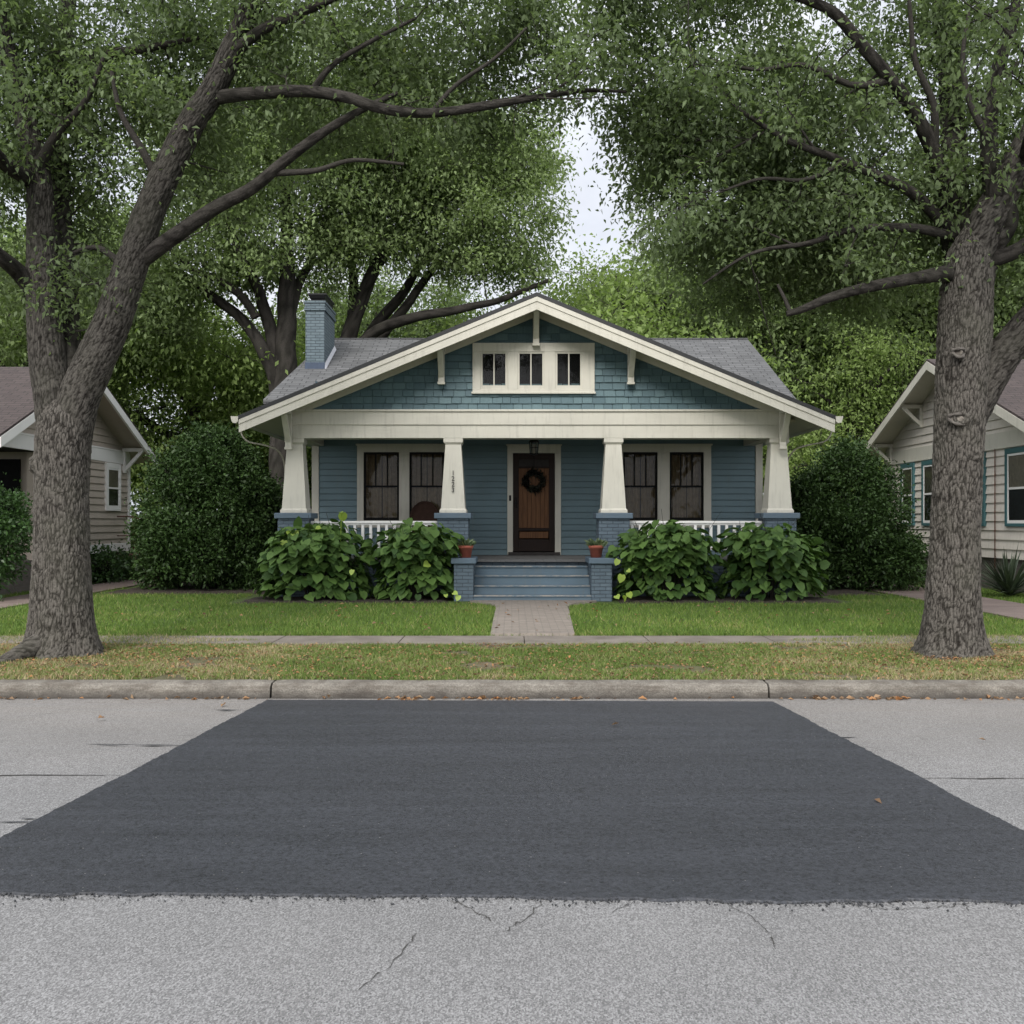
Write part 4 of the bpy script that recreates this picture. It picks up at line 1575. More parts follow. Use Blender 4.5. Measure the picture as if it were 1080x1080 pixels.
b.build('doorbell', M['black'], H, bevel=0.006)


# porch balustrades
def balustrade(x0, x1):
    s_ = MB()
    s_.box(x0, x1, 19.33, 19.43, 1.565, 1.61)
    s_.box(x0, x1, 19.355, 19.405, 1.53, 1.565)
    r = s_.build('balustrade', M['white'], H, bevel=0.006)
    s_ = MB()
    s_.box(x0, x1, 19.345, 19.415, 1.06, 1.11)
    s_.build('bottom_rail', M['white'], r, bevel=0.005)
    n = int((x1 - x0) / 0.143)
    for k in range(n):
        x = x0 + (x1 - x0) * (k + 0.5) / n
        t = MB()
        t.box(x - 0.026, x + 0.026, 19.354, 19.406, 1.11, 1.53)
        t.build('baluster', M['white'], r)
    return r
balustrade(-3.80, -1.395)
balustrade(2.20, 4.73)

# ------------------------------------------------------------------ things on the porch
# lantern
LX, LY = 0.44, 20.6
T = thing('porch_lantern', (LX, LY, 3.5), 'black metal lantern hanging from the porch ceiling before the door', 'lamp')
b = MB()
b.lathe([(0.001, 3.5), (0.055, 3.5), (0.06, 3.48), (0.02, 3.465)], LX, LY, 14)
b.tube([(LX, LY, 3.47), (LX, LY, 3.27)], 0.008, 6)
b.build('chain', M['black'], T)
b = MB()
b.lathe([(0.012, 3.29), (0.03, 3.27), (0.06, 3.255), (0.115, 3.20), (0.115, 3.19), (0.001, 3.195)], LX, LY, 6)
b.build('lantern_roof', M['black'], T)
b = MB()
for k in range(6):
    a = math.pi * 2 * k / 6
    b.tube([(LX + 0.095 * math.cos(a), LY + 0.095 * math.sin(a), 3.195), (LX + 0.075 * math.cos(a), LY + 0.075 * math.sin(a), 2.965)], 0.007, 6)
b.lathe([(0.001, 2.965), (0.082, 2.965), (0.085, 2.95), (0.03, 2.935), (0.001, 2.92)], LX, LY, 6)
b.lathe([(0.09, 3.09), (0.094, 3.09), (0.094, 3.08), (0.088, 3.08)], LX, LY, 6)
b.build('lantern_cage', M['black'], T)
b = MB()
b.lathe([(0.084, 3.19), (0.068, 2.97)], LX, LY, 6)
b.build('lantern_glass', M['glass'], T)
b = MB()
b.lathe([(0.001, 3.12), (0.012, 3.11), (0.012, 2.965)], LX, LY, 8)
b.build('bulb', M['curtain'], T)

# wreath
T = thing('wreath', (0.475, WALLY - 0.06, 2.47), 'round dark leafy wreath hung on the brown front door', 'wreath')
rg = np.random.default_rng(9)
n = 900
a = rg.random(n) * 2 * np.pi
pp = np.stack([0.475 + (0.185 + rg.normal(0, 0.03, n)) * np.cos(a), WALLY - 0.065 + rg.normal(0, 0.018, n), 2.47 + (0.185 + rg.normal(0, 0.03, n)) * np.sin(a)], 1)
ax = np.stack([-np.sin(a) * 0.6 + np.cos(a) * rg.normal(0, 0.7, n), -0.5 + rg.normal(0, 0.4, n), np.cos(a) * 0.6 + np.sin(a) * rg.normal(0, 0.7, n)], 1)
v, f, t = leaf_quads(pp, ax, rg, 0.075, 0.03)
arrays('foliage', v, f, M['wreathleaf'], T, attrs={'tint': np.repeat(t, 4)})
b = MB()
ps = [(0.475 + 0.185 * math.cos(k * math.pi / 16), WALLY - 0.055, 2.47 + 0.185 * math.sin(k * math.pi / 16)) for k in range(33)]
b.tube(ps, 0.028, 8)
b.build('ring', M['wicker'], T)
b = MB()
b.tube([(0.475, WALLY - 0.05, 2.66), (0.475, WALLY - 0.035, 3.06)], 0.006, 5)
b.build('ribbon', M['sash'], T)

# wicker chair (facing the street)
def wicker_chair(cx, cy):
    T = thing('wicker_chair', (cx, cy, FLOOR), 'brown round-backed wicker chair on the porch before the left window', 'chair')
    zf_ = FLOOR
    b = MB()
    b.frustum(cx, cy, zf_ + 0.36, zf_ + 0.44, 0.27, 0.26, 0.28, 0.27)
    b.build('seat', M['wicker'], T, bevel=0.02)
    b = MB()
    n = 18
    zc = zf_ + 0.86
    outl = [(-0.27, 0.40), (-0.29, 0.75)] + [(-0.29 * math.cos(math.pi * k / n), 0.80 + 0.33 * math.sin(math.pi * k / n)) for k in range(1, n)] + [(0.29, 0.75), (0.27, 0.40)]
    fr = [(cx + x, cy + 0.24 + 0.12 * (z - 0.4) - 0.1 * (x / 0.29) ** 2, zf_ + z) for x, z in outl]
    bk = [(p[0], p[1] + 0.04, p[2]) for p in fr]
    b.face(fr)
    b.face(bk[::-1])
    for i in range(len(fr)):
        j = (i + 1) % len(fr)
        b.face([fr[i], fr[j], bk[j], bk[i]])
    b.tube(fr, 0.022, 8)
    b.build('backrest', M['wicker'], T)
    for s in (-1, 1):
        b = MB()
        b.tube([(cx + s * 0.28, cy + 0.2, zf_ + 0.72), (cx + s * 0.31, cy - 0.1, zf_ + 0.68), (cx + s * 0.3, cy - 0.26, zf_ + 0.60), (cx + s * 0.28, cy - 0.27, zf_ + 0.4)], 0.025, 8)
        b.build('armrest', M['wicker'], T)
        for sy in (-1, 1):
            b = MB()
            b.tube([(cx + s * 0.25, cy + sy * 0.24, zf_), (cx + s * 0.25, cy + sy * 0.23, zf_ + 0.37)], 0.022, 8)
            b.build('leg', M['wicker'], T)
wicker_chair(-1.82, 21.15)

# flower pots
def flower_pot(cx, cy, label, seed):
    zb = 0.946
    T = thing('flower_pot', (cx, cy, zb), label, 'plant pot', 'potted plants beside the porch steps')
    b = MB()
    b.lathe([(0.001, zb + 0.0), (0.095, zb + 0.0), (0.122, zb + 0.165), (0.137, zb + 0.165), (0.142, zb + 0.22), (0.128, zb + 0.22), (0.122, zb + 0.18), (0.001, zb + 0.18)], cx, cy, 24)
    b.build('pot', M['terracotta'], T)
    rg = np.random.default_rng(seed)
    n = 130
    a = rg.random(n) * 2 * np.pi
    r = 0.10 * np.sqrt(rg.random(n))
    p = np.stack([cx + r * np.cos(a), cy + r * np.sin(a), zb + 0.17 + 0.05 * rg.random(n)], 1)
    ax = np.stack([np.cos(a) * (0.3 + r * 7), np.sin(a) * (0.3 + r * 7), 0.75 + 0.3 * rg.random(n)], 1)
    v, f, t = leaf_quads(p, ax, rg, 0.15, 0.045, 0.3, 0.3)
    arrays('succulent', v, f, M['succulent'], T, attrs={'tint': np.repeat(t, 4)})
flower_pot(-0.84, 18.55, 'terracotta pot with a green plant on the left step wall', 3)
flower_pot(1.53, 18.62, 'terracotta pot with a low pale plant on the right step wall', 7)


# ------------------------------------------------------------------ shrubs
def heart_leaves(name, pos, axis, nrm, size, mat, parent, rg):
    """broad pointed leaves with a folded midrib, nine corners each"""
    n = len(pos)
    axis = axis / np.linalg.norm(axis, axis=1, keepdims=True)
    side = np.cross(axis, nrm)
    side /= (np.linalg.norm(side, axis=1, keepdims=True) + 1e-9)
    nor = np.cross(side, axis)
    S = size * (0.6 + 0.65 * rg.random((n, 1)))
    shp = [(0.0, 0.0, 0.0), (-0.07, 0.28, 0.05), (0.2, 0.46, 0.09), (0.60, 0.38, 0.04), (0.97, 0.0, -0.14), (0.60, -0.38, 0.04), (0.2, -0.46, 0.09), (-0.07, -0.28, 0.05), (0.45, 0.0, -0.02)]
    v = np.stack([pos + S * (axis * a + side * b_ + nor * c) for a, b_, c in shp], 1)
    base = (np.arange(n) * 9)[:, None]
    quads = np.array([[0, 8, 2, 1], [8, 4, 3, 2], [8, 6, 5, 4], [0, 7, 6, 8]])
    f = (base[:, :, None] + quads[None]).reshape(-1, 4)
    t = np.clip(rg.random(n) * 0.93, 0, 1)
    return arrays(name, v.reshape(-1, 3), f, mat, parent, attrs={'tint': np.repeat(t, 9)}, smooth=True)


def broad_shrub(cx, cy, rx, ry, h, label, seed, n=620):
    zb = 0.17
    T = thing('leafy_shrub', (cx, cy, zb), label, 'shrub', 'broad-leaved shrubs along the porch')
    rg = np.random.default_rng(seed)
    # several stem heads so the outline is uneven
    hd = []
    for k in range(16):
        a = rg.random() * 2 * np.pi
        r = np.sqrt(rg.random()) * 0.75
        hd.append((cx + rx * r * np.cos(a), cy + ry * r * np.sin(a), zb + h * (0.5 + 0.32 * rg.random()) * (1 - 0.28 * r * r), 0.30 + 0.12 * rg.random()))
    hd.append((cx, cy, zb + h * 0.72, 0.42))
    hd = np.array(hd)
    pos, axs, nrs = [], [], []
    while len(pos) < n:
        k = rg.integers(len(hd))
        c = hd[k]
        d = rg.normal(size=3)
        d /= np.linalg.norm(d)
        if d[2] < -0.35:
            continue
        p = c[:3] + d * c[3] * np.array([1.15, 1.15, 0.95]) * (0.8 + 0.25 * rg.random())
        if p[2] < zb + 0.12:
            continue
        out = np.array([(p[0] - cx) / rx, (p[1] - cy) / ry, (p[2] - zb - h * 0.45) / h])
        out /= np.linalg.norm(out) + 1e-6
        pos.append(p)
        ax = out * np.array([1, 1, 0.15]) + np.array([0, 0, -0.55]) + rg.normal(size=3) * 0.4
        axs.append(ax)
        nrs.append(out * 0.7 + np.array([0, 0, 0.8]) + rg.normal(size=3) * 0.3)
    # skirt leaves low around the shrub
    for k in range(int(n * 0.45)):
        a = rg.random() * 2 * np.pi
        zz = rg.random()
        rr2 = 0.92 - 0.25 * zz + rg.normal() * 0.07
        p = np.array([cx + rx * rr2 * np.cos(a), cy + ry * rr2 * np.sin(a), zb + 0.12 + zz * h * 0.5])
        out = np.array([np.cos(a), np.sin(a), 0.1])
        pos.append(p)
        axs.append(out * 0.8 + np.array([0, 0, -0.65]) + rg.normal(size=3) * 0.35)
        nrs.append(out * 0.8 + np.array([0, 0, 0.7]) + rg.normal(size=3) * 0.25)
    heart_leaves('foliage', np.array(pos), np.array(axs), np.array(nrs), 0.183, M['leafhyd'], T, rg)
    wd = Wood()
    for c in hd:
        P, R = smooth_line([(cx + (c[0] - cx) * 0.2, cy + (c[1] - cy) * 0.2, zb - 0.03), ((cx + c[0]) / 2, (cy + c[1]) / 2, zb + (c[2] - zb) * 0.45), (c[0], c[1], c[2])], [0.016, 0.012, 0.006], 0.1)
        wd.tube(P, R, 6)
        for _ in range(6):
            d = rg.normal(size=3) * c[3] * 0.6
            wd.tube(np.array([c[:3] - [0, 0, 0.1], c[:3] + d * 0.6, c[:3] + d]), np.array([0.006, 0.005, 0.003]), 4)
    wd.build('stem', M['barkdark'], T)
    return T
s1 = broad_shrub(-3.56, 18.62, 1.02, 0.56, 1.38, 'wide leafy shrub before the left outer pier, with a lime sprig above', 21, 980)
s2 = broad_shrub(-1.74, 18.60, 0.74, 0.55, 1.40, 'leafy shrub between left balustrade and steps', 22, 760)
s3 = broad_shrub(2.80, 18.62, 0.92, 0.56, 1.40, 'leafy shrub right of the steps before the right inner pier', 23, 900)
s4 = broad_shrub(4.72, 18.66, 0.98, 0.56, 1.34, 'spreading leafy shrub before the right outer pier', 24, 880)
# lime sprigs and new leaves
def sprig(T, pts, size, stem=None):
    rg = np.random.default_rng(int(pts[0][0] * 100) % 97 + 3)
    p = np.array([at(*q) for q in pts])
    ax = rg.normal(size=(len(p), 3)) * 0.5 + np.array([0, -0.5, -0.6])
    nr = np.tile(np.array([0, -1.0, 0.5]), (len(p), 1)) + rg.normal(size=(len(p), 3)) * 0.2
    for k in range(len(p)):
        heart_leaves('young_leaf', p[k:k + 1], ax[k:k + 1], nr[k:k + 1], size, M['leaflime'], T, rg)
    if stem:
        b = MB()
        b.tube([at(*stem[0]), at(*stem[1])], 0.006, 5)
        b.build('sprig_stem', M['leaflime'], T)
sprig(s1, [(359, 540, 18.3), (361, 541, 18.3)], 0.16, ((359, 585, 18.3), (360, 542, 18.3)))
sprig(s1, [(305, 560, 18.3), (310, 561, 18.3), (316, 571, 18.2), (295, 578, 18.2), (372, 601, 18.0), (338, 556, 18.2), (300, 570, 18.2)], 0.13)
sprig(s2, [(452, 594, 18.0), (478, 625, 17.95), (484, 628, 17.95), (470, 627, 17.95)], 0.14)
sprig(s3, [(652, 590, 18.0), (656, 606, 17.95), (662, 601, 17.95), (650, 628, 17.95), (658, 632, 17.95), (663, 625, 17.95)], 0.14)


def dense_shrub(name, cx, cy, zb, lobes, nleaf, leaf, mat, label, cat, group, seed, core=True):
    """lobes: list of (dx, dy, dz, rx, ry, rz) relative to the base"""
    T = thing(name, (cx, cy, zb), label, cat, group)
    rg = np.random.default_rng(seed)
    vol = np.array([l[3] * l[4] * l[5] for l in lobes]) ** 0.67
    vol /= vol.sum()
    # leaf sprays scattered in the outer part of each lobe
    ns = nleaf // 12
    li = rg.choice(len(lobes), size=ns, p=vol)
    lb = np.array(lobes)[li]
    d = rg.normal(size=(ns, 3))
    d /= np.linalg.norm(d, axis=1, keepdims=True)
    bumpy = np.array([1 + 0.26 * mnoise.noise((q[0] * 2.2 + seed, q[1] * 2.2, q[2] * 2.2)) + 0.20 * mnoise.noise((q[0] * 6 + seed, q[1] * 6, q[2] * 6)) for q in d])
    r = (0.72 + 0.28 * rg.random(ns) ** 0.5) * bumpy
    c = np.array([cx, cy, zb]) + lb[:, :3] + d * lb[:, 3:] * r[:, None]
    keep = c[:, 2] > zb + 0.1
    c, d = c[keep], d[keep]
    ns = len(c)
    p = np.repeat(c, 12, axis=0) + rg.normal(size=(ns * 12, 3)) * leaf[0] * 1.1
    ax = np.repeat(d, 12, axis=0) * 0.7 + rg.normal(size=(ns * 12, 3)) * 0.6 + np.array([0, 0, 0.1])
    p[:, 2] = np.maximum(p[:, 2], zb + 0.03)
    v, f, t = leaf_quads(p, ax, rg, leaf[0], leaf[1], 0.2, 0.6)
    cl = np.repeat(rg.random(ns), 12)
    arrays('foliage', v, f, mat, T, attrs={'tint': np.repeat(np.clip(0.5 * cl + 0.48 * t, 0, 0.985), 4)})
    wd = Wood()
    for k in range(14):
        l = lobes[rg.integers(len(lobes))]
        e = np.array([cx + l[0], cy + l[1], zb + l[2]]) + np.clip(rg.normal(size=3), -1, 1) * np.array(l[3:]) * 0.3
        e[2] = max(e[2], zb + 0.3)
        P, R = smooth_line([(cx + rg.normal() * 0.12, cy + rg.normal() * 0.12, zb - 0.03), (cx + (e[0] - cx) * 0.5, cy + (e[1] - cy) * 0.5, zb + (e[2] - zb) * 0.55), e], [0.035, 0.022, 0.008], 0.15)
        wd.tube(P, R, 6)
        for _ in range(10):
            q = e + np.clip(rg.normal(size=3), -1, 1) * np.array(l[3:]) * 0.22
            q[2] = max(q[2], zb + 0.2)
            wd.tube(np.array([P[len(P) // 2], (P[-1] + q) / 2, q]), np.array([0.014, 0.01, 0.004]), 4)
    wd.build('stem', M['barkdark'], T)
    return T


def lumps(rx, ry, h, n, seed):
    r_ = random.Random(seed)
    out = [(0, 0, h * 0.40, rx * 0.80, ry * 0.8, h * 0.42), (0, 0, h * 0.62, rx * 0.46, ry * 0.6, h * 0.34)]
    for k in range(n):
        a = r_.random() * 2 * math.pi
        t = r_.random()
        zz = h * (0.10 + 0.80 * t)
        q = math.sqrt(max(0.05, 1 - abs(1.85 * (zz / h - 0.36)) ** 1.5)) * 0.78
        sz = r_.uniform(0.30, 0.52) * (1.05 - 0.42 * t)
        out.append((rx * q * math.cos(a), ry * q * math.sin(a), max(0.35, zz), sz * r_.uniform(0.9, 1.3), sz, sz * r_.uniform(0.8, 1.2)))
    return out


dense_shrub('evergreen_shrub', -6.38, 21.7, 0.17, lumps(1.66, 1.4, 3.5, 36, 5), 72000, (0.085, 0.04), M['leafshrub'], 'huge rounded dark evergreen shrub left of the porch, beside the left driveway', 'shrub', 'evergreen shrubs flanking the bungalow', 31)
dense_shrub('evergreen_shrub', 7.05, 21.6, 0.17, lumps(1.42, 1.2, 3.15, 30, 8), 58000, (0.085, 0.04), M['leafshrub'], 'rounded dark evergreen shrub right of the porch, beside the right driveway', 'shrub', 'evergreen shrubs flanking the bungalow', 32)
dense_shrub('hedge', -9.8, 18.3, 0.16, [(0, 0, 0.9, 0.95, 0.95, 0.95), (-0.4, 0.1, 1.5, 0.9, 0.9, 0.95), (0.3, 0.2, 1.35, 0.75, 0.8, 0.75), (-1.6, 0, 1.0, 1.2, 0.9, 1.2)],
            30000, (0.075, 0.038), M['leafhedge'], 'leafy green hedge in front of the grey house porch', 'hedge', None, 33)
dense_shrub('small_shrub', -9.55, 24.5, 0.17, [(0, 0, 0.3, 0.5, 0.6, 0.35), (0.15, 0.7, 0.25, 0.4, 0.5, 0.3), (0, -0.8, 0.3, 0.45, 0.5, 0.45)],
            5000, (0.085, 0.045), M['leafhedge'], 'low dark green shrub at the foot of the grey house wall', 'shrub', None, 34)
dense_shrub('small_shrub', 9.55, 25.2, 0.17, [(0, 0, 0.3, 0.45, 0.6, 0.35), (-0.1, 0.9, 0.25, 0.4, 0.6, 0.32), (0, -1.0, 0.2, 0.35, 0.5, 0.3)],
            4200, (0.085, 0.045), M['leafshrub'], 'low dark shrub at the foot of the beige house wall', 'shrub', None, 35)


def yucca(cx, cy, h, n, label, seed):
    T = thing('yucca', (cx, cy, 0.17), label, 'plant')
    rg = np.random.default_rng(seed)
    V, Fc, tt = [], [], []
    for k in range(n):
        a = rg.random() * 2 * np.pi
        el = np.radians(12 + 73 * rg.random())
        ln = h * (0.75 + 0.4 * rg.random())
        d0 = np.array([np.cos(a) * np.cos(el), np.sin(a) * np.cos(el), np.sin(el)])
        side = np.array([-np.sin(a), np.cos(a), 0])
        up = np.cross(side, d0)
        base = np.array([cx, cy, 0.2 + 0.12 * rg.random()])
        i0 = len(V)
        for s in range(5):
            t = s / 4
            p = base + d0 * ln * t + np.array([0, 0, -0.18]) * ln * t * t
            wv = 0.024 * (1 - t) ** 0.7 * (0.6 + 0.8 * min(1, t * 4)) + 0.001
            V += [p - side * wv + up * wv * 0.4, p, p + side * wv + up * wv * 0.4]
            tt += [rg.random()] * 0 + [0.3 + 0.6 * ((k * 37) % 11) / 11] * 3
        for s in range(4):
            for q in (0, 1):
                Fc.append([i0 + s * 3 + q, i0 + s * 3 + q + 1, i0 + s * 3 + q + 4, i0 + s * 3 + q + 3])
    arrays('blades', V, Fc, M['yucca'], T, attrs={'tint': tt})
yucca(9.35, 19.25, 0.98, 130, 'spiky dark yucca beside the beige house wall right of the tree', 2)
yucca(9.1, 23.2, 0.62, 60, 'small yucca behind the right tree near the driveway', 5)


# ------------------------------------------------------------------ neighbouring houses
def side_house(sgn, wallx, rakex, ridge, front, back, wall0, wall1, sid, roofm, name, label, porch):
    """side-gabled house whose gable end faces the bungalow. sgn=+1: gable faces +X (left house)"""
    yr, zr = ridge
    (yf, zf_), (yk, zk) = front, back
    far = wallx - sgn * 13.0
    T = thing(name, (wallx - sgn * 4, yr, 0.17), label, 'house')

    def rp(y):
        return zr - (zr - zf_) * (yr - y) / (yr - yf) if y < yr else zr - (zr - zk) * (y - yr) / (yk - yr)
    # roof slabs
    b = MB()
    for (ya, za, yb, zb) in ((yf, zf_, yr, zr), (yr, zr, yk, zk)):
        x0, x1 = (far, rakex) if sgn > 0 else (rakex, far)
        b.hexa([(x0, ya, za - 0.05), (x1, ya, za - 0.05), (x1, yb, zb - 0.05), (x0, yb, zb - 0.05), (x0, ya, za), (x1, ya, za), (x1, yb, zb), (x0, yb, zb)])
    r = b.build('roof', roofm, T)
    b = MB()
    for (ya, za, yb, zb) in ((yf, zf_, yr, zr), (yr, zr, yk, zk)):
        x0, x1 = (far + 0.1, rakex - 0.06) if sgn > 0 else (rakex + 0.06, far - 0.1)
        b.hexa([(x0, ya + 0.03, za - 0.13), (x1, ya + 0.03, za - 0.13), (x1, yb, zb - 0.13), (x0, yb, zb - 0.13), (x0, ya + 0.03, za - 0.052), (x1, ya + 0.03, za - 0.052), (x1, yb, zb - 0.052), (x0, yb, zb - 0.052)])
    b.build('soffit', M['soffit'] if sgn < 0 else sid, r)
    b = MB()
    for (ya, za, yb, zb) in ((yf, zf_, yr, zr), (yr, zr, yk, zk)):
        x0, x1 = (rakex - 0.045, rakex + 0.012) if sgn > 0 else (rakex - 0.012, rakex + 0.045)
        b.hexa([(x0, ya, za - 0.24), (x1, ya, za - 0.24), (x1, yb, zb - 0.24), (x0, yb, zb - 0.24), (x0, ya, za - 0.051), (x1, ya, za - 0.051), (x1, yb, zb - 0.051), (x0, yb, zb - 0.051)])
    b.build('bargeboard', M['white'] if sgn > 0 else M['cream'], T)
    # gable end lap siding
    b = MB()
    hc = 0.165 if sgn > 0 else 0.19
    z = 0.85
    X = wallx
    out = sgn * 0.034
    while z < zr - 0.2:
        zt = z + hc
        ya, yb = wall0, wall1
        if z < 3.3 and porch:
            ya = porch
        if zt > zf_ - 0.2:
            # clip under the rakes
            s1 = (zr - zf_) / (yr - yf)
            s2 = (zr - zk) / (yk - yr)
            ya0, yb0 = max(ya, yr - (zr - 0.1 - z) / s1), min(yb, yr + (zr - 0.1 - z) / s2)
            ya1, yb1 = max(ya, yr - (zr - 0.1 - zt) / s1), min(yb, yr + (zr - 0.1 - zt) / s2)
        else:
            ya0, yb0, ya1, yb1 = ya, yb, ya, yb
        if yb1 > ya1:
            b.face([(X + out, ya0, z), (X + out, yb0, z), (X + out * 0.1, yb1, zt), (X + out * 0.1, ya1, zt)])
            b.face([(X, ya0, z), (X, yb0, z), (X + out, yb0, z), (X + out, ya0, z)])
        z = zt
    yfw = porch if porch else wall0
    # front and back walls
    for (yy, o) in ((yfw, -1), (wall1, 1)):
        z = 0.85
        while z < rp(yy) - 0.15:
            b.face([(X, yy + o * 0.02, z), (far + sgn * 0.5, yy + o * 0.02, z), (far + sgn * 0.5, yy + o * 0.002, z + hc), (X, yy + o * 0.002, z + hc)])
            z += hc
    b.face([(far + sgn * 0.5, wall0, 0.1), (far + sgn * 0.5, wall1, 0.1), (far + sgn * 0.5, wall1, 3.6), (far + sgn * 0.5, yr, zr - .2), (far + sgn * 0.5, wall0, 3.6)])
    b.build('wall', sid, T)
    return T, rp


GH, rpL = side_house(1, -9.8, -9.2, (22.5, 5.0), (18.4, 3.17), (26.6, 3.25), 19.0, 26.15, M['grey_siding'], M['brownroof'], 'grey_house',
                     'grey lap-sided house with brown roof and narrow white window, left of the bungalow', 21.4)
BH, rpR = side_house(-1, 10.0, 9.4, (23.2, 5.28), (18.6, 3.40), (27.8, 3.43), 19.2, 27.4, M['beige_siding'], M['brownroof'], 'beige_house',
                     'beige lap-sided house with teal trimmed windows, right of the bungalow', None)


def band(T, x0, x1, y0, y1, z0, z1, mat, name):
    s_ = MB()
    s_.box(x0, x1, y0, y1, z0, z1)
    return s_.build(name, mat, T, bevel=0.005)


# grey house trim
band(GH, -9.8, -9.755, 18.98, 26.18, 3.04, 3.33, M['white'], 'frieze_board')
band(GH, -9.8, -9.742, 18.98, 26.18, 3.33, 3.37, M['white'], 'band_moulding')
band(GH, -9.8, -9.755, 26.05, 26.19, 0.85, 3.04, M['white'], 'corner_board')
band(GH, -9.8, -9.755, 21.38, 26.05, 0.85, 1.06, M['white'], 'water_table')
band(GH, -22, -9.83, 21.45, 26.1, 0.05, 0.85, M['darkbrick'], 'foundation')
band(GH, -22, -9.8, 19.0, 21.38, 0.05, 0.80, M['darkbrick'], 'porch_base')
band(GH, -22, -9.84, 19.0, 19.14, 3.0, 3.16, M['grey_siding'], 'porch_beam')
band(GH, -10.02, -9.84, 19.02, 19.2, 0.8, 3.0, M['grey_siding'], 'porch_post')
band(GH, -10.0, -9.84, 21.1, 21.26, 0.8, 3.03, M['grey_siding'], 'porch_post')
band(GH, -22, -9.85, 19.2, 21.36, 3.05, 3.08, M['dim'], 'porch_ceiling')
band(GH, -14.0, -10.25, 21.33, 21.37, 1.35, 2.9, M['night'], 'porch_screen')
for yb_ in (22.5, 25.75):
    s_ = MB()
    zt = rpL(yb_) - 0.14 - (0.03 if yb_ > 23 else 0.05)
    s_.box(-9.8, -9.71, yb_ - 0.05, yb_ + 0.05, zt - 0.62, zt)
    s_.box(-9.71, -9.26, yb_ - 0.05, yb_ + 0.05, zt - 0.09, zt)
    s_.bar((-9.73, yb_, zt - 0.55), (-9.30, yb_, zt - 0.07), 0.08, 0.08)
    s_.build('knee_brace', M['white'], GH, bevel=0.004)


def side_window(T, X, sgn, y0, y1, z0, z1, casing, sash, cw=0.09):
    """double hung window on a wall facing sgn*X"""
    s_ = MB()
    a, c = sorted((X + sgn * 0.0, X + sgn * 0.07))
    s_.box(a, c, y0, y0 + cw, z0, z1)
    s_.box(a, c, y1 - cw, y1, z0, z1)
    s_.box(a, c, y0 + cw, y1 - cw, z1 - cw * 1.2, z1)
    s_.box(a, c, y0 + cw, y1 - cw, z0, z0 + cw * 0.7)
    wn = s_.build('window', casing, T, bevel=0.004)
    s_ = MB()
    a2, c2 = sorted((X + sgn * 0.042, X + sgn * 0.060))
    ya, yb, za, zb = y0 + cw, y1 - cw, z0 + cw * 0.7, z1 - cw * 1.2
    zm = (za + zb) / 2
    for q in ((ya, ya + 0.045, za, zb), (yb - 0.045, yb, za, zb), (ya + 0.045, yb - 0.045, zb - 0.045, zb), (ya + 0.045, yb - 0.045, za, za + 0.06), (ya + 0.045, yb - 0.045, zm - 0.022, zm + 0.022)):
        s_.box(a2, c2, *q)
    s_.build('sash', sash, wn, bevel=0.003)
    s_ = MB()
    xg = X + sgn * 0.050
    q = [(xg, ya, za), (xg, yb, za), (xg, yb, zb), (xg, ya, zb)]
    s_.face(q if sgn > 0 else q[::-1])
    s_.build('pane', M['glass'], wn)
    s_ = MB()
    xd = X + sgn * 0.0405
    n = 24
    for i in range(n):
        p, q = ya + (yb - ya) * i / n, ya + (yb - ya) * (i + 1) / n
        fx = lambda y: xd + sgn * 0.003 * math.sin(y * 60)
        s_.face([(fx(p), p, zm), (fx(q), q, zm), (fx(q), q, zb), (fx(p), p, zb)], True)
    s_.build('curtain', M['curtain'], wn)
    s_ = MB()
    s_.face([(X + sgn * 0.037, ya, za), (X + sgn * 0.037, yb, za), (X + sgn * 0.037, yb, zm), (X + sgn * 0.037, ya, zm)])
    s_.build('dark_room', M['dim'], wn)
    return wn


side_window(GH, -9.8, 1, 24.6, 25.5, 1.86, 3.02, M['white'], M['white'], 0.10)
for (y0, y1) in ((25.35, 26.2), (24.0, 24.85), (21.55, 22.6), (19.35, 20.65)):
    side_window(BH, 10.0, -1, y0, y1, 1.50, 3.06, M['teal'], M['white'])
band(BH, 9.955, 10.0, 19.18, 27.4, 3.12, 3.42, M['cream'], 'frieze_board')
band(BH, 9.942, 10.0, 19.18, 27.4, 3.08, 3.12, M['cream'], 'band_moulding')
band(BH, 9.955, 10.0, 27.28, 27.43, 0.85, 3.08, M['beige_siding'], 'corner_board')
band(BH, 9.955, 10.0, 19.16, 19.3, 0.85, 3.08, M['beige_siding'], 'corner_board')
band(BH, 10.03, 22, 19.25, 27.3, 0.05, 0.85, M['darkbrick'], 'foundation')
s_ = MB()
s_.tube([(9.95, 21.1, 0.5), (9.95, 21.1, 3.1)], 0.012, 6)
s_.build('conduit', M['rust'], BH)
for yb_ in (26.9, 23.2, 24.9):
    s_ = MB()
    zt = rpR(yb_) - 0.16
    s_.box(9.91, 10.0, yb_ - 0.05, yb_ + 0.05, zt - 0.55, zt)
    s_.box(9.46, 9.91, yb_ - 0.05, yb_ + 0.05, zt - 0.09, zt)
    s_.bar((9.93, yb_, zt - 0.48), (9.5, yb_, zt - 0.07), 0.08, 0.08)
    s_.build('knee_brace', M['cream'], BH, bevel=0.004)

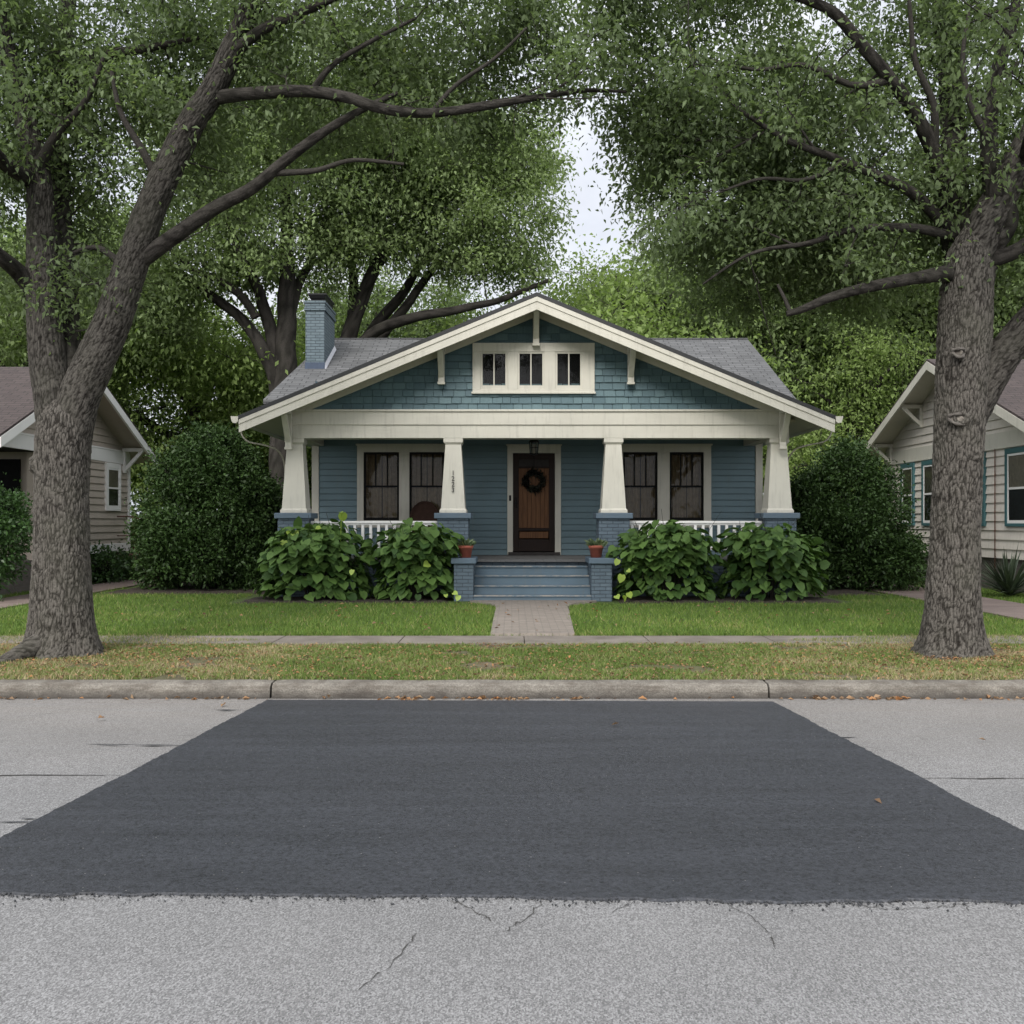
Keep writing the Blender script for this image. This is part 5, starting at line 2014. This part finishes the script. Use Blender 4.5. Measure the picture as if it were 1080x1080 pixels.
# little brick stoop with rusty rail at the grey house
T = thing('brick_stoop', (-9.35, 25.6, 0.17), 'worn red brick stoop with rusty handrail against the grey house', 'stoop')
b = MB()
b.box(-9.75, -9.0, 25.1, 26.3, 0.1, 0.80)
b.box(-9.0, -8.72, 25.1, 26.3, 0.1, 0.45)
b.build('steps', M['redbrick'], T, bevel=0.015)
b = MB()
for (x, y, z0, z1) in ((-9.3, 25.15, 0.8, 1.72), (-9.02, 25.15, 0.8, 1.6), (-9.3, 26.2, 0.8, 1.72), (-9.02, 26.2, 0.8, 1.6)):
    b.tube([(x, y, z0), (x, y, z1)], 0.022, 8)
for y in (25.15, 26.2):
    b.tube([(-9.7, y, 1.72), (-9.3, y, 1.72), (-9.02, y, 1.6)], 0.018, 8)
    b.tube([(-9.7, y, 1.25), (-9.3, y, 1.25), (-9.02, y, 1.15)], 0.012, 8)
b.build('handrail', M['rust'], T)

# ------------------------------------------------------------------ the two street trees
YT = 11.2
BASEZ = 0.13
def tp(px, py, Y=YT): return tuple(at(px, py, Y))

limbsL = [
    L([(66, 700, 74), (66, 640, 62), (66, 580, 56), (66, 510, 55), (67, 465, 56), (68, 440, 50), (68, 424, 32), (68, 416, 8)], YT, rough=0.013, n=220, step=0.013, flare=(0.46, 0.17, 6, 0.8), node=False,
      knobs=(((tp(33, 490, 11.1)), 0.10, 0.05), (tp(52, 652, 10.85), 0.12, 0.03))),
    L([(65, 500, 40, 0.04), (58, 430, 41, 0.05), (50, 375, 38, 0.1), (45, 310, 33, 0.2), (43, 250, 29, 0.3), (40, 180, 25, 0.45), (22, 110, 22, 0.5), (7, 55, 20, 0.55), (-8, -10, 18, 0.6), (-30, -110, 16, 0.9), (-40, -230, 9, 1.2)], YT, rough=0.010, n=96, step=0.022, zmin=4.6),
    L([(69, 505, 42), (80, 432, 43), (98, 385, 41), (120, 335, 38), (140, 275, 34), (165, 205, 31), (200, 133, 28), (226, 92, 26), (248, 45, 24), (268, 0, 21), (300, -70, 18, .2), (330, -180, 11, .5)], YT, rough=0.010, n=96, step=0.022, zmin=4.2),
    L([(222, 104, 15), (262, 98, 13.5, -.15), (315, 97, 12.5, -.3), (360, 103, 12, -.45), (400, 114, 11, -.6), (450, 118, 10, -.65), (505, 113, 8.5, -.7), (560, 102, 7, -.7), (612, 94, 5, -.6), (660, 96, 2.5, -.4)], YT, n=16, step=0.06, wob=0.05),
    L([(148, 275, 18), (185, 247, 16, -.05), (222, 220, 14.5, -.15), (262, 198, 13, -.25), (298, 170, 11.5, -.3), (332, 145, 10, -.35), (372, 122, 8, -.3), (420, 100, 4, -.1)], YT, n=16, step=0.06, wob=0.06),
    L([(44, 316, 22, .2), (20, 288, 18, .05), (0, 270, 16, -.3), (-40, 235, 13, -.6), (-110, 200, 8, -1)], YT, n=16, step=0.06, wob=0.05),
    L([(70, 405, 30, .2), (66, 250, 24, .9), (64, 120, 20, 1.6), (72, 0, 16, 2.2), (80, -120, 10, 2.8)], YT, n=24, step=0.06, wob=0.08),
    L([(95, 62, 14, 0.9), (125, 56, 11, 0.8), (160, 50, 8, 0.7), (210, 40, 4, .6)], YT, n=14, step=0.05),
    L([(60, 120, 16, 1.6), (95, 62, 13, 0.9)], YT, n=12, step=0.06),
    L([(30, 190, 18, .4), (-10, 150, 13, -.8), (-30, 60, 10, -1.8), (-50, -60, 7, -2.6)], YT, n=14, step=0.08, wob=0.1),
    L([(132, 285, 10, 0), (100, 262, 6, .3), (60, 275, 4, .5)], YT, n=10, step=0.06, wob=0.05),
    L([(240, 62, 14), (275, 30, 11, -.2), (320, 12, 9, -.35), (380, -12, 6, -.5)], YT, n=12, step=0.06, wob=0.04),
    L([(330, 99, 8, -.35), (352, 70, 6, -.4), (392, 45, 4.5, -.45), (440, 20, 3, -.5)], YT, n=12, step=0.06, wob=0.04),
    L([(455, 118, 6, -.6), (480, 90, 4.5, -.65), (520, 62, 3.5, -.7), (555, 30, 2.5, -.7)], YT, n=10, step=0.06, wob=0.04),
    L([(170, 200, 11, 0), (150, 160, 8, -.1), (128, 120, 6, -.2), (118, 75, 4, -.25)], YT, n=10, step=0.06, wob=0.04),
    L([(285, 182, 8, -.25), (330, 180, 6, -.3), (372, 168, 4.5, -.3), (425, 172, 3, -.3)], YT, n=10, step=0.06, wob=0.04),
    L([(38, 180, 14, .4), (60, 140, 9, .2), (92, 105, 6, 0), (110, 60, 4, -.1)], YT, n=10, step=0.06, wob=0.04),
    # surface root running towards the street
    L([(58, 668, 36, -.05), (36, 682, 24, -.3), (12, 694, 16, -.55), (-16, 706, 9, -.85)], YT, n=20, step=0.03, node=False, rough=0.01),
]
def rejL(q):
    x, y, z = q
    if z < 4.6 and x > -4.0:
        return True
    if x > -3.2 and z < 5.75 + 0.12 * (y - 11) + 0.35 * mnoise.noise((x * 1.7, y * 1.1, 5.0)):
        return True
    if x > 0.45 and z < 6.15 and y < 20:
        return True
    if x > 1.5:
        return True
    if z < 1.8 + 0.53 * y and y < 10.75 + 0.5 * mnoise.noise((x * 1.1, z * 1.1, 2.0)):    # the crown is lifted on the street side
        return True
    if z < 3.7:
        return True
    return False
make_tree('oak_tree', (-4.92, YT, BASEZ), 'big forked oak on the verge at left, with a surface root', 'street oaks on the verge', limbsL,
          [ell((-4.6, 12.0, 7.6), (4.4, 2.7, 2.7), 1.7), ell((-1.6, 11.8, 6.9), (2.6, 2.0, 1.3), 1.4), ell((-4.4, 12.8, 6.6), (2.2, 1.8, 1.2), 0.7), ell((-6.0, 11.5, 5.6), (1.8, 2.2, 1.6), 0.75),
           ell((0.1, 11.4, 6.9), (1.2, 1.6, 0.75), 0.4), ell((-6.6, 12.3, 7.0), (2.0, 1.8, 1.4), 0.8), ell((-4.9, 10.9, 4.15), (0.5, 0.4, 0.35), 0.05)],
          250, 1900, 56, (0.070, 0.034), (M['bark'], M['leafA']), 101, rejL, spread=0.36, clump=0.15, split=True)

limbsR = [
    L([(1004, 700, 68), (1005, 640, 56), (1008, 570, 50), (1011, 490, 50), (1014, 420, 52), (1018, 350, 55), (1020, 300, 53), (1023, 265, 44), (1024, 240, 14)], YT, rough=0.013, n=200, step=0.013, flare=(0.40, 0.17, 6, 2.1), node=False,
      knobs=((tp(1013, 441, 10.92), 0.10, 0.055), (tp(1013, 371, 10.92), 0.06, 0.04), (tp(1030, 480, 10.95), 0.06, 0.02))),
    L([(1011, 480, 26, .02), (1030, 428, 34, .03), (1056, 378, 36, .05), (1082, 345, 34, 0), (1130, 290, 30, 0), (1190, 210, 24, -.2), (1230, 100, 16, -.4)], YT, rough=0.012, n=64, step=0.03, zmin=3.9),
    L([(1018, 300, 44), (1032, 255, 40), (1052, 212, 36), (1080, 160, 32), (1115, 90, 26, .2), (1140, -20, 18, .5), (1150, -140, 10, .8)], YT, rough=0.012, n=64, step=0.03, zmin=3.9),
    L([(1030, 300, 34, .1), (1042, 262, 30, .05), (1060, 230, 27, 0), (1048, 195, 20, -.1), (1044, 140, 17, -.2), (1050, 80, 14, -.3), (1066, 30, 12, -.4), (1080, -40, 8, -.5)], YT, n=20, step=0.05, wob=0.03),
    L([(1016, 300, 34, .25), (1008, 230, 30, .5), (1006, 150, 26, .8), (1000, 70, 22, 1.1), (990, -30, 16, 1.5), (985, -150, 9, 1.9)], YT, n=20, step=0.05, wob=0.03, zmin=3.9),
    L([(1004, 215, 20, .3), (982, 155, 16, 0), (958, 110, 14, -.2), (932, 75, 13.5, -.4), (905, 45, 12.5, -.5), (878, 14, 11.5, -.6), (840, -4, 9, -.7), (780, -20, 6, -.6), (720, -30, 3, -.7)], YT, n=14, step=0.06, wob=0.04),
    L([(1000, 288, 18, -.1), (965, 294, 13, -.3), (920, 302, 11.5, -.5), (880, 313, 10, -.6), (848, 326, 8, -.7), (830, 331, 6, -.7)], YT, n=14, step=0.05, wob=0.03),
    L([(834, 331, 5, -.7), (828, 316, 4, -.7), (820, 300, 2.5, -.7)], YT, n=8, step=0.05),
    L([(1000, 240, 14, .2), (965, 205, 11.5, -.1), (925, 184, 10, -.3), (880, 166, 8.5, -.4), (830, 148, 6.5, -.5), (775, 115, 3.5, -.6)], YT, n=12, step=0.06, wob=0.04),
    L([(1010, 250, 12, .2), (960, 242, 9, -.1), (900, 243, 7.5, -.3), (850, 258, 5.5, -.4), (790, 268, 3.5, -.5), (740, 300, 2, -.5)], YT, n=12, step=0.06, wob=0.05),
    L([(1035, 275, 20, 0), (1070, 265, 16, -.1), (1110, 240, 12, -.3), (1170, 230, 7, -.6)], YT, n=14, step=0.06, wob=0.04),
    L([(940, 84, 9, -.35), (900, 90, 7, -.4), (850, 70, 5.5, -.5), (800, 74, 4, -.5), (740, 60, 2.5, -.5)], YT, n=10, step=0.06, wob=0.05),
    L([(985, 160, 10, 0), (985, 110, 8, -.2), (965, 60, 6, -.3), (958, 0, 4, -.4)], YT, n=10, step=0.06, wob=0.05),
    L([(890, 170, 6, -.4), (850, 190, 4.5, -.45), (800, 190, 3.5, -.5), (740, 210, 2, -.5)], YT, n=8, step=0.06, wob=0.05),
    L([(1046, 150, 9, -.2), (1025, 110, 6.5, -.3), (1015, 60, 5, -.35), (1020, 10, 3, -.4)], YT, n=10, step=0.06, wob=0.04),
    L([(1080, 170, 16, 0), (1090, 100, 12, -1.4), (1100, 0, 9, -2.4)], YT, n=14, step=0.08, wob=0.1),
]
def rejR(q):
    x, y, z = q
    if x < 1.32 and z < 6.0:
        return True
    if x < 0.7:
        return True
    if z < 4.45 - 0.15 * max(0, x - 2) and x < 4.6 and y < 16:
        return True
    if z < 1.8 + 0.53 * y and y < 10.75 + 0.5 * mnoise.noise((x * 1.1, z * 1.1, 7.0)):
        return True
    if z < 3.3:
        return True
    return False
OAKR = make_tree('oak_tree', (4.83, YT, BASEZ), 'tall oak with two pruning scars on its trunk, on the verge at right', 'street oaks on the verge', limbsR,
          [ell((5.0, 12.0, 7.5), (4.2, 2.7, 2.7), 1.6), ell((2.9, 11.6, 6.0), (1.9, 2.4, 1.5), 1.7), ell((3.3, 12.6, 4.9), (1.6, 2.0, 1.0), 1.1), ell((6.2, 11.6, 5.4), (1.6, 2.0, 1.3), 0.7), ell((1.9, 11.3, 7.3), (1.5, 1.8, 0.8), 0.5)],
          250, 2150, 56, (0.070, 0.034), (M['bark'], M['leafA']), 202, rejR, spread=0.36, clump=0.15, split=True)

# ------------------------------------------------------------------ trees behind the houses
def scar(px, py, Y, w, h, parent):
    """pruning scar: a rolled lip of bark round a pale dished face, on the street side of the trunk"""
    c = at(px, py, Y)
    b = MB()
    n = 28
    ps = [(c.x + w * math.cos(2 * math.pi * k / n), c.y + 0.035 * abs(math.cos(2 * math.pi * k / n)) ** 2 * 1.6, c.z + h * math.sin(2 * math.pi * k / n) + 0.012 * math.cos(4 * math.pi * k / n)) for k in range(n + 1)]
    b.tube(ps, [0.017 + 0.005 * math.sin(k * 1.7) for k in range(n + 1)], 8, cap=False)
    lip = b.build('pruning_scar', M['lip'], parent)
    b = MB()
    for k in range(n):
        p, q = ps[k], ps[k + 1]
        b.face([(p[0], p[1] + 0.012, p[2]), (q[0], q[1] + 0.012, q[2]), (c.x + 0.02, c.y - 0.012, c.z - 0.008)], True)
    b.build('scar_face', M['scarwood'], lip)
M['lip'] = noise_mat('scar_lip', [(0.3, (0.075, 0.066, 0.058)), (0.7, (0.17, 0.155, 0.138))], 12, 0.95, 60, 0.9, 0.012)
M['scarwood'] = noise_mat('scar_wood', [(0.35, (0.06, 0.05, 0.042)), (0.6, (0.24, 0.215, 0.185))], 9, 0.95, 50, 0.9, 0.012)
scar(1014, 441, 10.925, 0.115, 0.056, OAKR)
scar(1013, 371, 10.895, 0.062, 0.045, OAKR)
# big spreading tree behind the left end of the roof: limbs as seen over the roof
YB = 30.0
limbsB = [
    L([(298, 620, 34), (297, 540, 29), (298, 460, 26), (300, 395, 24), (302, 330, 20), (303, 270, 15), (300, 200, 11), (296, 120, 6)], YB, n=20, step=0.2, wob=0.1),
    L([(298, 440, 18), (283, 380, 15), (262, 345, 12), (232, 318, 10), (205, 300, 7), (170, 270, 4)], YB, n=12, step=0.2, wob=0.15),
    L([(300, 400, 16), (280, 330, 13), (262, 290, 10, -1), (246, 245, 7, -1.5), (225, 200, 4, -2)], YB, n=12, step=0.2, wob=0.15),
    L([(270, 335, 10, -.2), (240, 300, 8, -.8), (205, 285, 6, -1), (180, 262, 4, -1.4)], YB, n=10, step=0.2, wob=0.1),
    L([(302, 340, 12), (320, 290, 9, .8), (345, 230, 7, 1.4), (372, 150, 4, 2)], YB, n=10, step=0.2, wob=0.1),
]
T1 = make_tree('shade_tree', (at(298, 550, YB).x, YB, 0.1), 'tall many-limbed tree just behind the chimney', 'trees behind the houses', limbsB,
               [ell((-8.0, 30, 10.5), (3.8, 2.4, 3.4), 2.2), ell((-5.5, 29.5, 13), (3.6, 2.4, 3), 1.6), ell((-10, 29, 8), (2.2, 2.5, 1.8), 0.6)],
               150, 1500, 50, (0.135, 0.068), (M['barkdark'], M['leafB']), 303, lambda q: q[2] < (8.3 if q[0] > -9.2 else 6.4) + 0.8 * mnoise.noise((q[0] * 0.7, q[1] * 0.7, 3.0)), spread=0.72, clump=0.28, step=0.3)
YB2 = 31.5
limbsB2 = [
    L([(352, 620, 30), (355, 520, 26), (358, 430, 24), (364, 385, 20), (372, 340, 16), (395, 285, 13), (425, 235, 9), (450, 180, 5)], YB2, n=18, step=0.2, wob=0.08),
    L([(362, 395, 18), (395, 345, 12, .5), (425, 310, 10, .8), (448, 270, 8, 1), (475, 225, 5, 1.2)], YB2, n=12, step=0.2, wob=0.08),
    L([(366, 385, 16, -.2), (405, 352, 11, .3), (440, 305, 9, .4), (468, 270, 7, .6), (505, 225, 4, 1)], YB2, n=12, step=0.2, wob=0.08),
    L([(364, 392, 15), (392, 352, 12, -.4), (440, 335, 10.5, -.8), (490, 325, 8.5, -1), (530, 315, 6.5, -1.2), (580, 295, 4, -1.4)], YB2, n=12, step=0.2, wob=0.06),
    L([(362, 400, 14), (372, 300, 10, 1), (374, 220, 7.5, 1.4), (372, 150, 5, 1.8)], YB2, n=12, step=0.2, wob=0.12),
]
T2 = make_tree('shade_tree', (at(352, 550, YB2).x, YB2, 0.1), 'tree with fanned limbs leaning right over the bungalow ridge', 'trees behind the houses', limbsB2,
               [ell((-2.6, 31.5, 11.6), (3.2, 2.4, 2.6), 2.2), ell((-0.4, 31, 10.0), (1.9, 2.5, 1.9), 1.0), ell((-4.6, 32, 13.5), (3, 3, 2.6), 1.3), ell((0.0, 31, 12.8), (1.5, 2.5, 1.2), 0.7)],
               150, 1450, 50, (0.13, 0.066), (M['barkdark'], M['leafB']), 404,
               lambda q: q[2] < 8.9 + 0.7 * mnoise.noise((q[0] * 0.8, q[1] * 0.8, 6.0)) or (q[0] > 1.6) or (q[0] > -0.3 and q[2] < 8.7), spread=0.7, clump=0.27, step=0.3)


# broad trees further back, one built per leaf tone and copied
def auto_tree(label, mats, seed, h=13.0, r=5.2, nb=130, ns=1500, nl=44, leaf=(0.155, 0.078), low=0.28):
    rg = np.random.default_rng(seed)
    limbs = [dict(p=[(0, 0, -0.2), (0.1, 0, h * 0.2), (0.0, 0.15, h * 0.42), (0.2, 0, h * 0.65), (0.1, 0.1, h * 0.86)], r=[0.36, 0.29, 0.23, 0.14, 0.04], n=16, step=0.3, wob=0.15, flare=(0.4, 0.4, 5, 1))]
    for k in range(9):
        a = k * 2.4 + rg.random()
        z0 = h * (0.2 + 0.05 * k)
        d = r * (0.75 + 0.2 * rg.random()) * (1 if k < 6 else 0.7)
        limbs.append(dict(p=[(0.05, 0, z0), (d * .35 * math.cos(a), d * .35 * math.sin(a), z0 + h * .09), (d * .7 * math.cos(a), d * .7 * math.sin(a), z0 + h * .16), (d * math.cos(a), d * math.sin(a), z0 + h * .2)], r=[0.15, 0.11, 0.07, 0.03], n=10, step=0.3, wob=0.25))
    vols = [ell((0, 0, h * 0.62), (r * 0.85, r * 0.85, h * 0.34), 2.5)]
    for k in range(7):
        a = k * 0.9 + rg.random()
        vols.append(ell((r * .62 * math.cos(a), r * .62 * math.sin(a), h * (low + 0.16 + 0.32 * rg.random())), (r * .42, r * .42, h * .14), 0.55))
    return make_tree('shade_tree', (0, 0, 0), label, 'trees behind the houses', limbs, vols, nb, ns, nl, leaf, mats, seed, lambda q: q[2] < h * low, spread=0.85, clump=0.32, step=0.3)


pA = auto_tree('', (M['barkdark'], M['leafM']), 511)
pB = auto_tree('', (M['barkdark'], M['leafB']), 522, h=11.5, r=5.0)
pC = auto_tree('', (M['barkdark'], M['leafC']), 533, h=8.5, r=4.2, nb=110, ns=1250, nl=44, leaf=(0.13, 0.068), low=0.16)
used = set()
FAR = [
    (pC, (3.6, 35.0), 1.36, 0.4, 'yellow-green tree just right of the gable peak, behind the roof'),
    (pC, (-11.0, 36.0), 1.3, 2.1, 'yellow-green tree in the gap between the grey house and the evergreen shrub'),
    (pC, (10.9, 33.0), 0.92, 4.0, 'yellow-green tree between the bungalow roof and the beige house'),
    (pC, (-17.5, 38.0), 1.15, 5.2, 'yellow-green tree peeping over the grey house roof'),
    (pB, (8.6, 37.0), 1.12, 1.3, 'mid green tree towering over the right end of the bungalow roof'),
    (pB, (-15.5, 33.0), 1.05, 3.3, 'mid green tree behind the grey house'),
    (pB, (18.5, 36.0), 1.12, 0.6, 'mid green tree behind the beige house'),
    (pA, (13.6, 34.0), 1.05, 2.6, 'darker green tree behind the right oak and the beige house'),
    (pA, (-21.0, 40.0), 1.2, 1.1, 'darker green tree far left behind the grey house'),
    (pA, (6.4, 43.0), 1.0, 3.9, 'darker green tree in the distance right of the sky gap'),
    (pA, (-6.0, 47.0), 1.1, 2.9, 'mid green tree in the distance behind the chimney'),
    (pC, (-7.2, 39.0), 0.95, 1.9, 'yellow-green tree low behind the evergreen shrub and chimney'),
    (pC, (16.0, 42.0), 1.2, 0.2, 'yellow-green tree far behind the beige house'),
]
for (pr, (x, y), s, rz, lab) in FAR:
    if pr.name not in used:
        used.add(pr.name)
        o = pr
        o.location = (x, y, 0.1)
        o.rotation_euler = (0, 0, rz)
        o.scale = (s, s, s)
    else:
        o = copy_tree(pr, (x, y, 0.1), rz, s)
    o['label'] = lab

# low distant wood closing the view between the houses
rg = np.random.default_rng(77)
n = 60000
cxs = np.linspace(-46, 46, 34) + rg.normal(0, 0.8, 34)
k = rg.integers(0, 34, n // 14)
hh = 4.5 + 2.5 * rg.random(34)
d = rg.normal(size=(len(k), 3))
d /= np.linalg.norm(d, axis=1, keepdims=True)
c = np.stack([cxs[k] + d[:, 0] * 2.4, 56 + 3 * np.sin(cxs[k]) + d[:, 1] * 2.0, np.abs(hh[k] * 0.5 + d[:, 2] * hh[k] * 0.52)], 1)
p = np.repeat(c, 14, axis=0) + rg.normal(size=(len(c) * 14, 3)) * 0.35
v, f, t = leaf_quads(p, rg.normal(size=p.shape), rg, 0.36, 0.2)
o = arrays('woods', v, f, M['leafB'], attrs={'tint': np.repeat(t * 0.97, 4)})
o['kind'] = 'stuff'
o['label'] = 'low distant green wood seen between the houses'
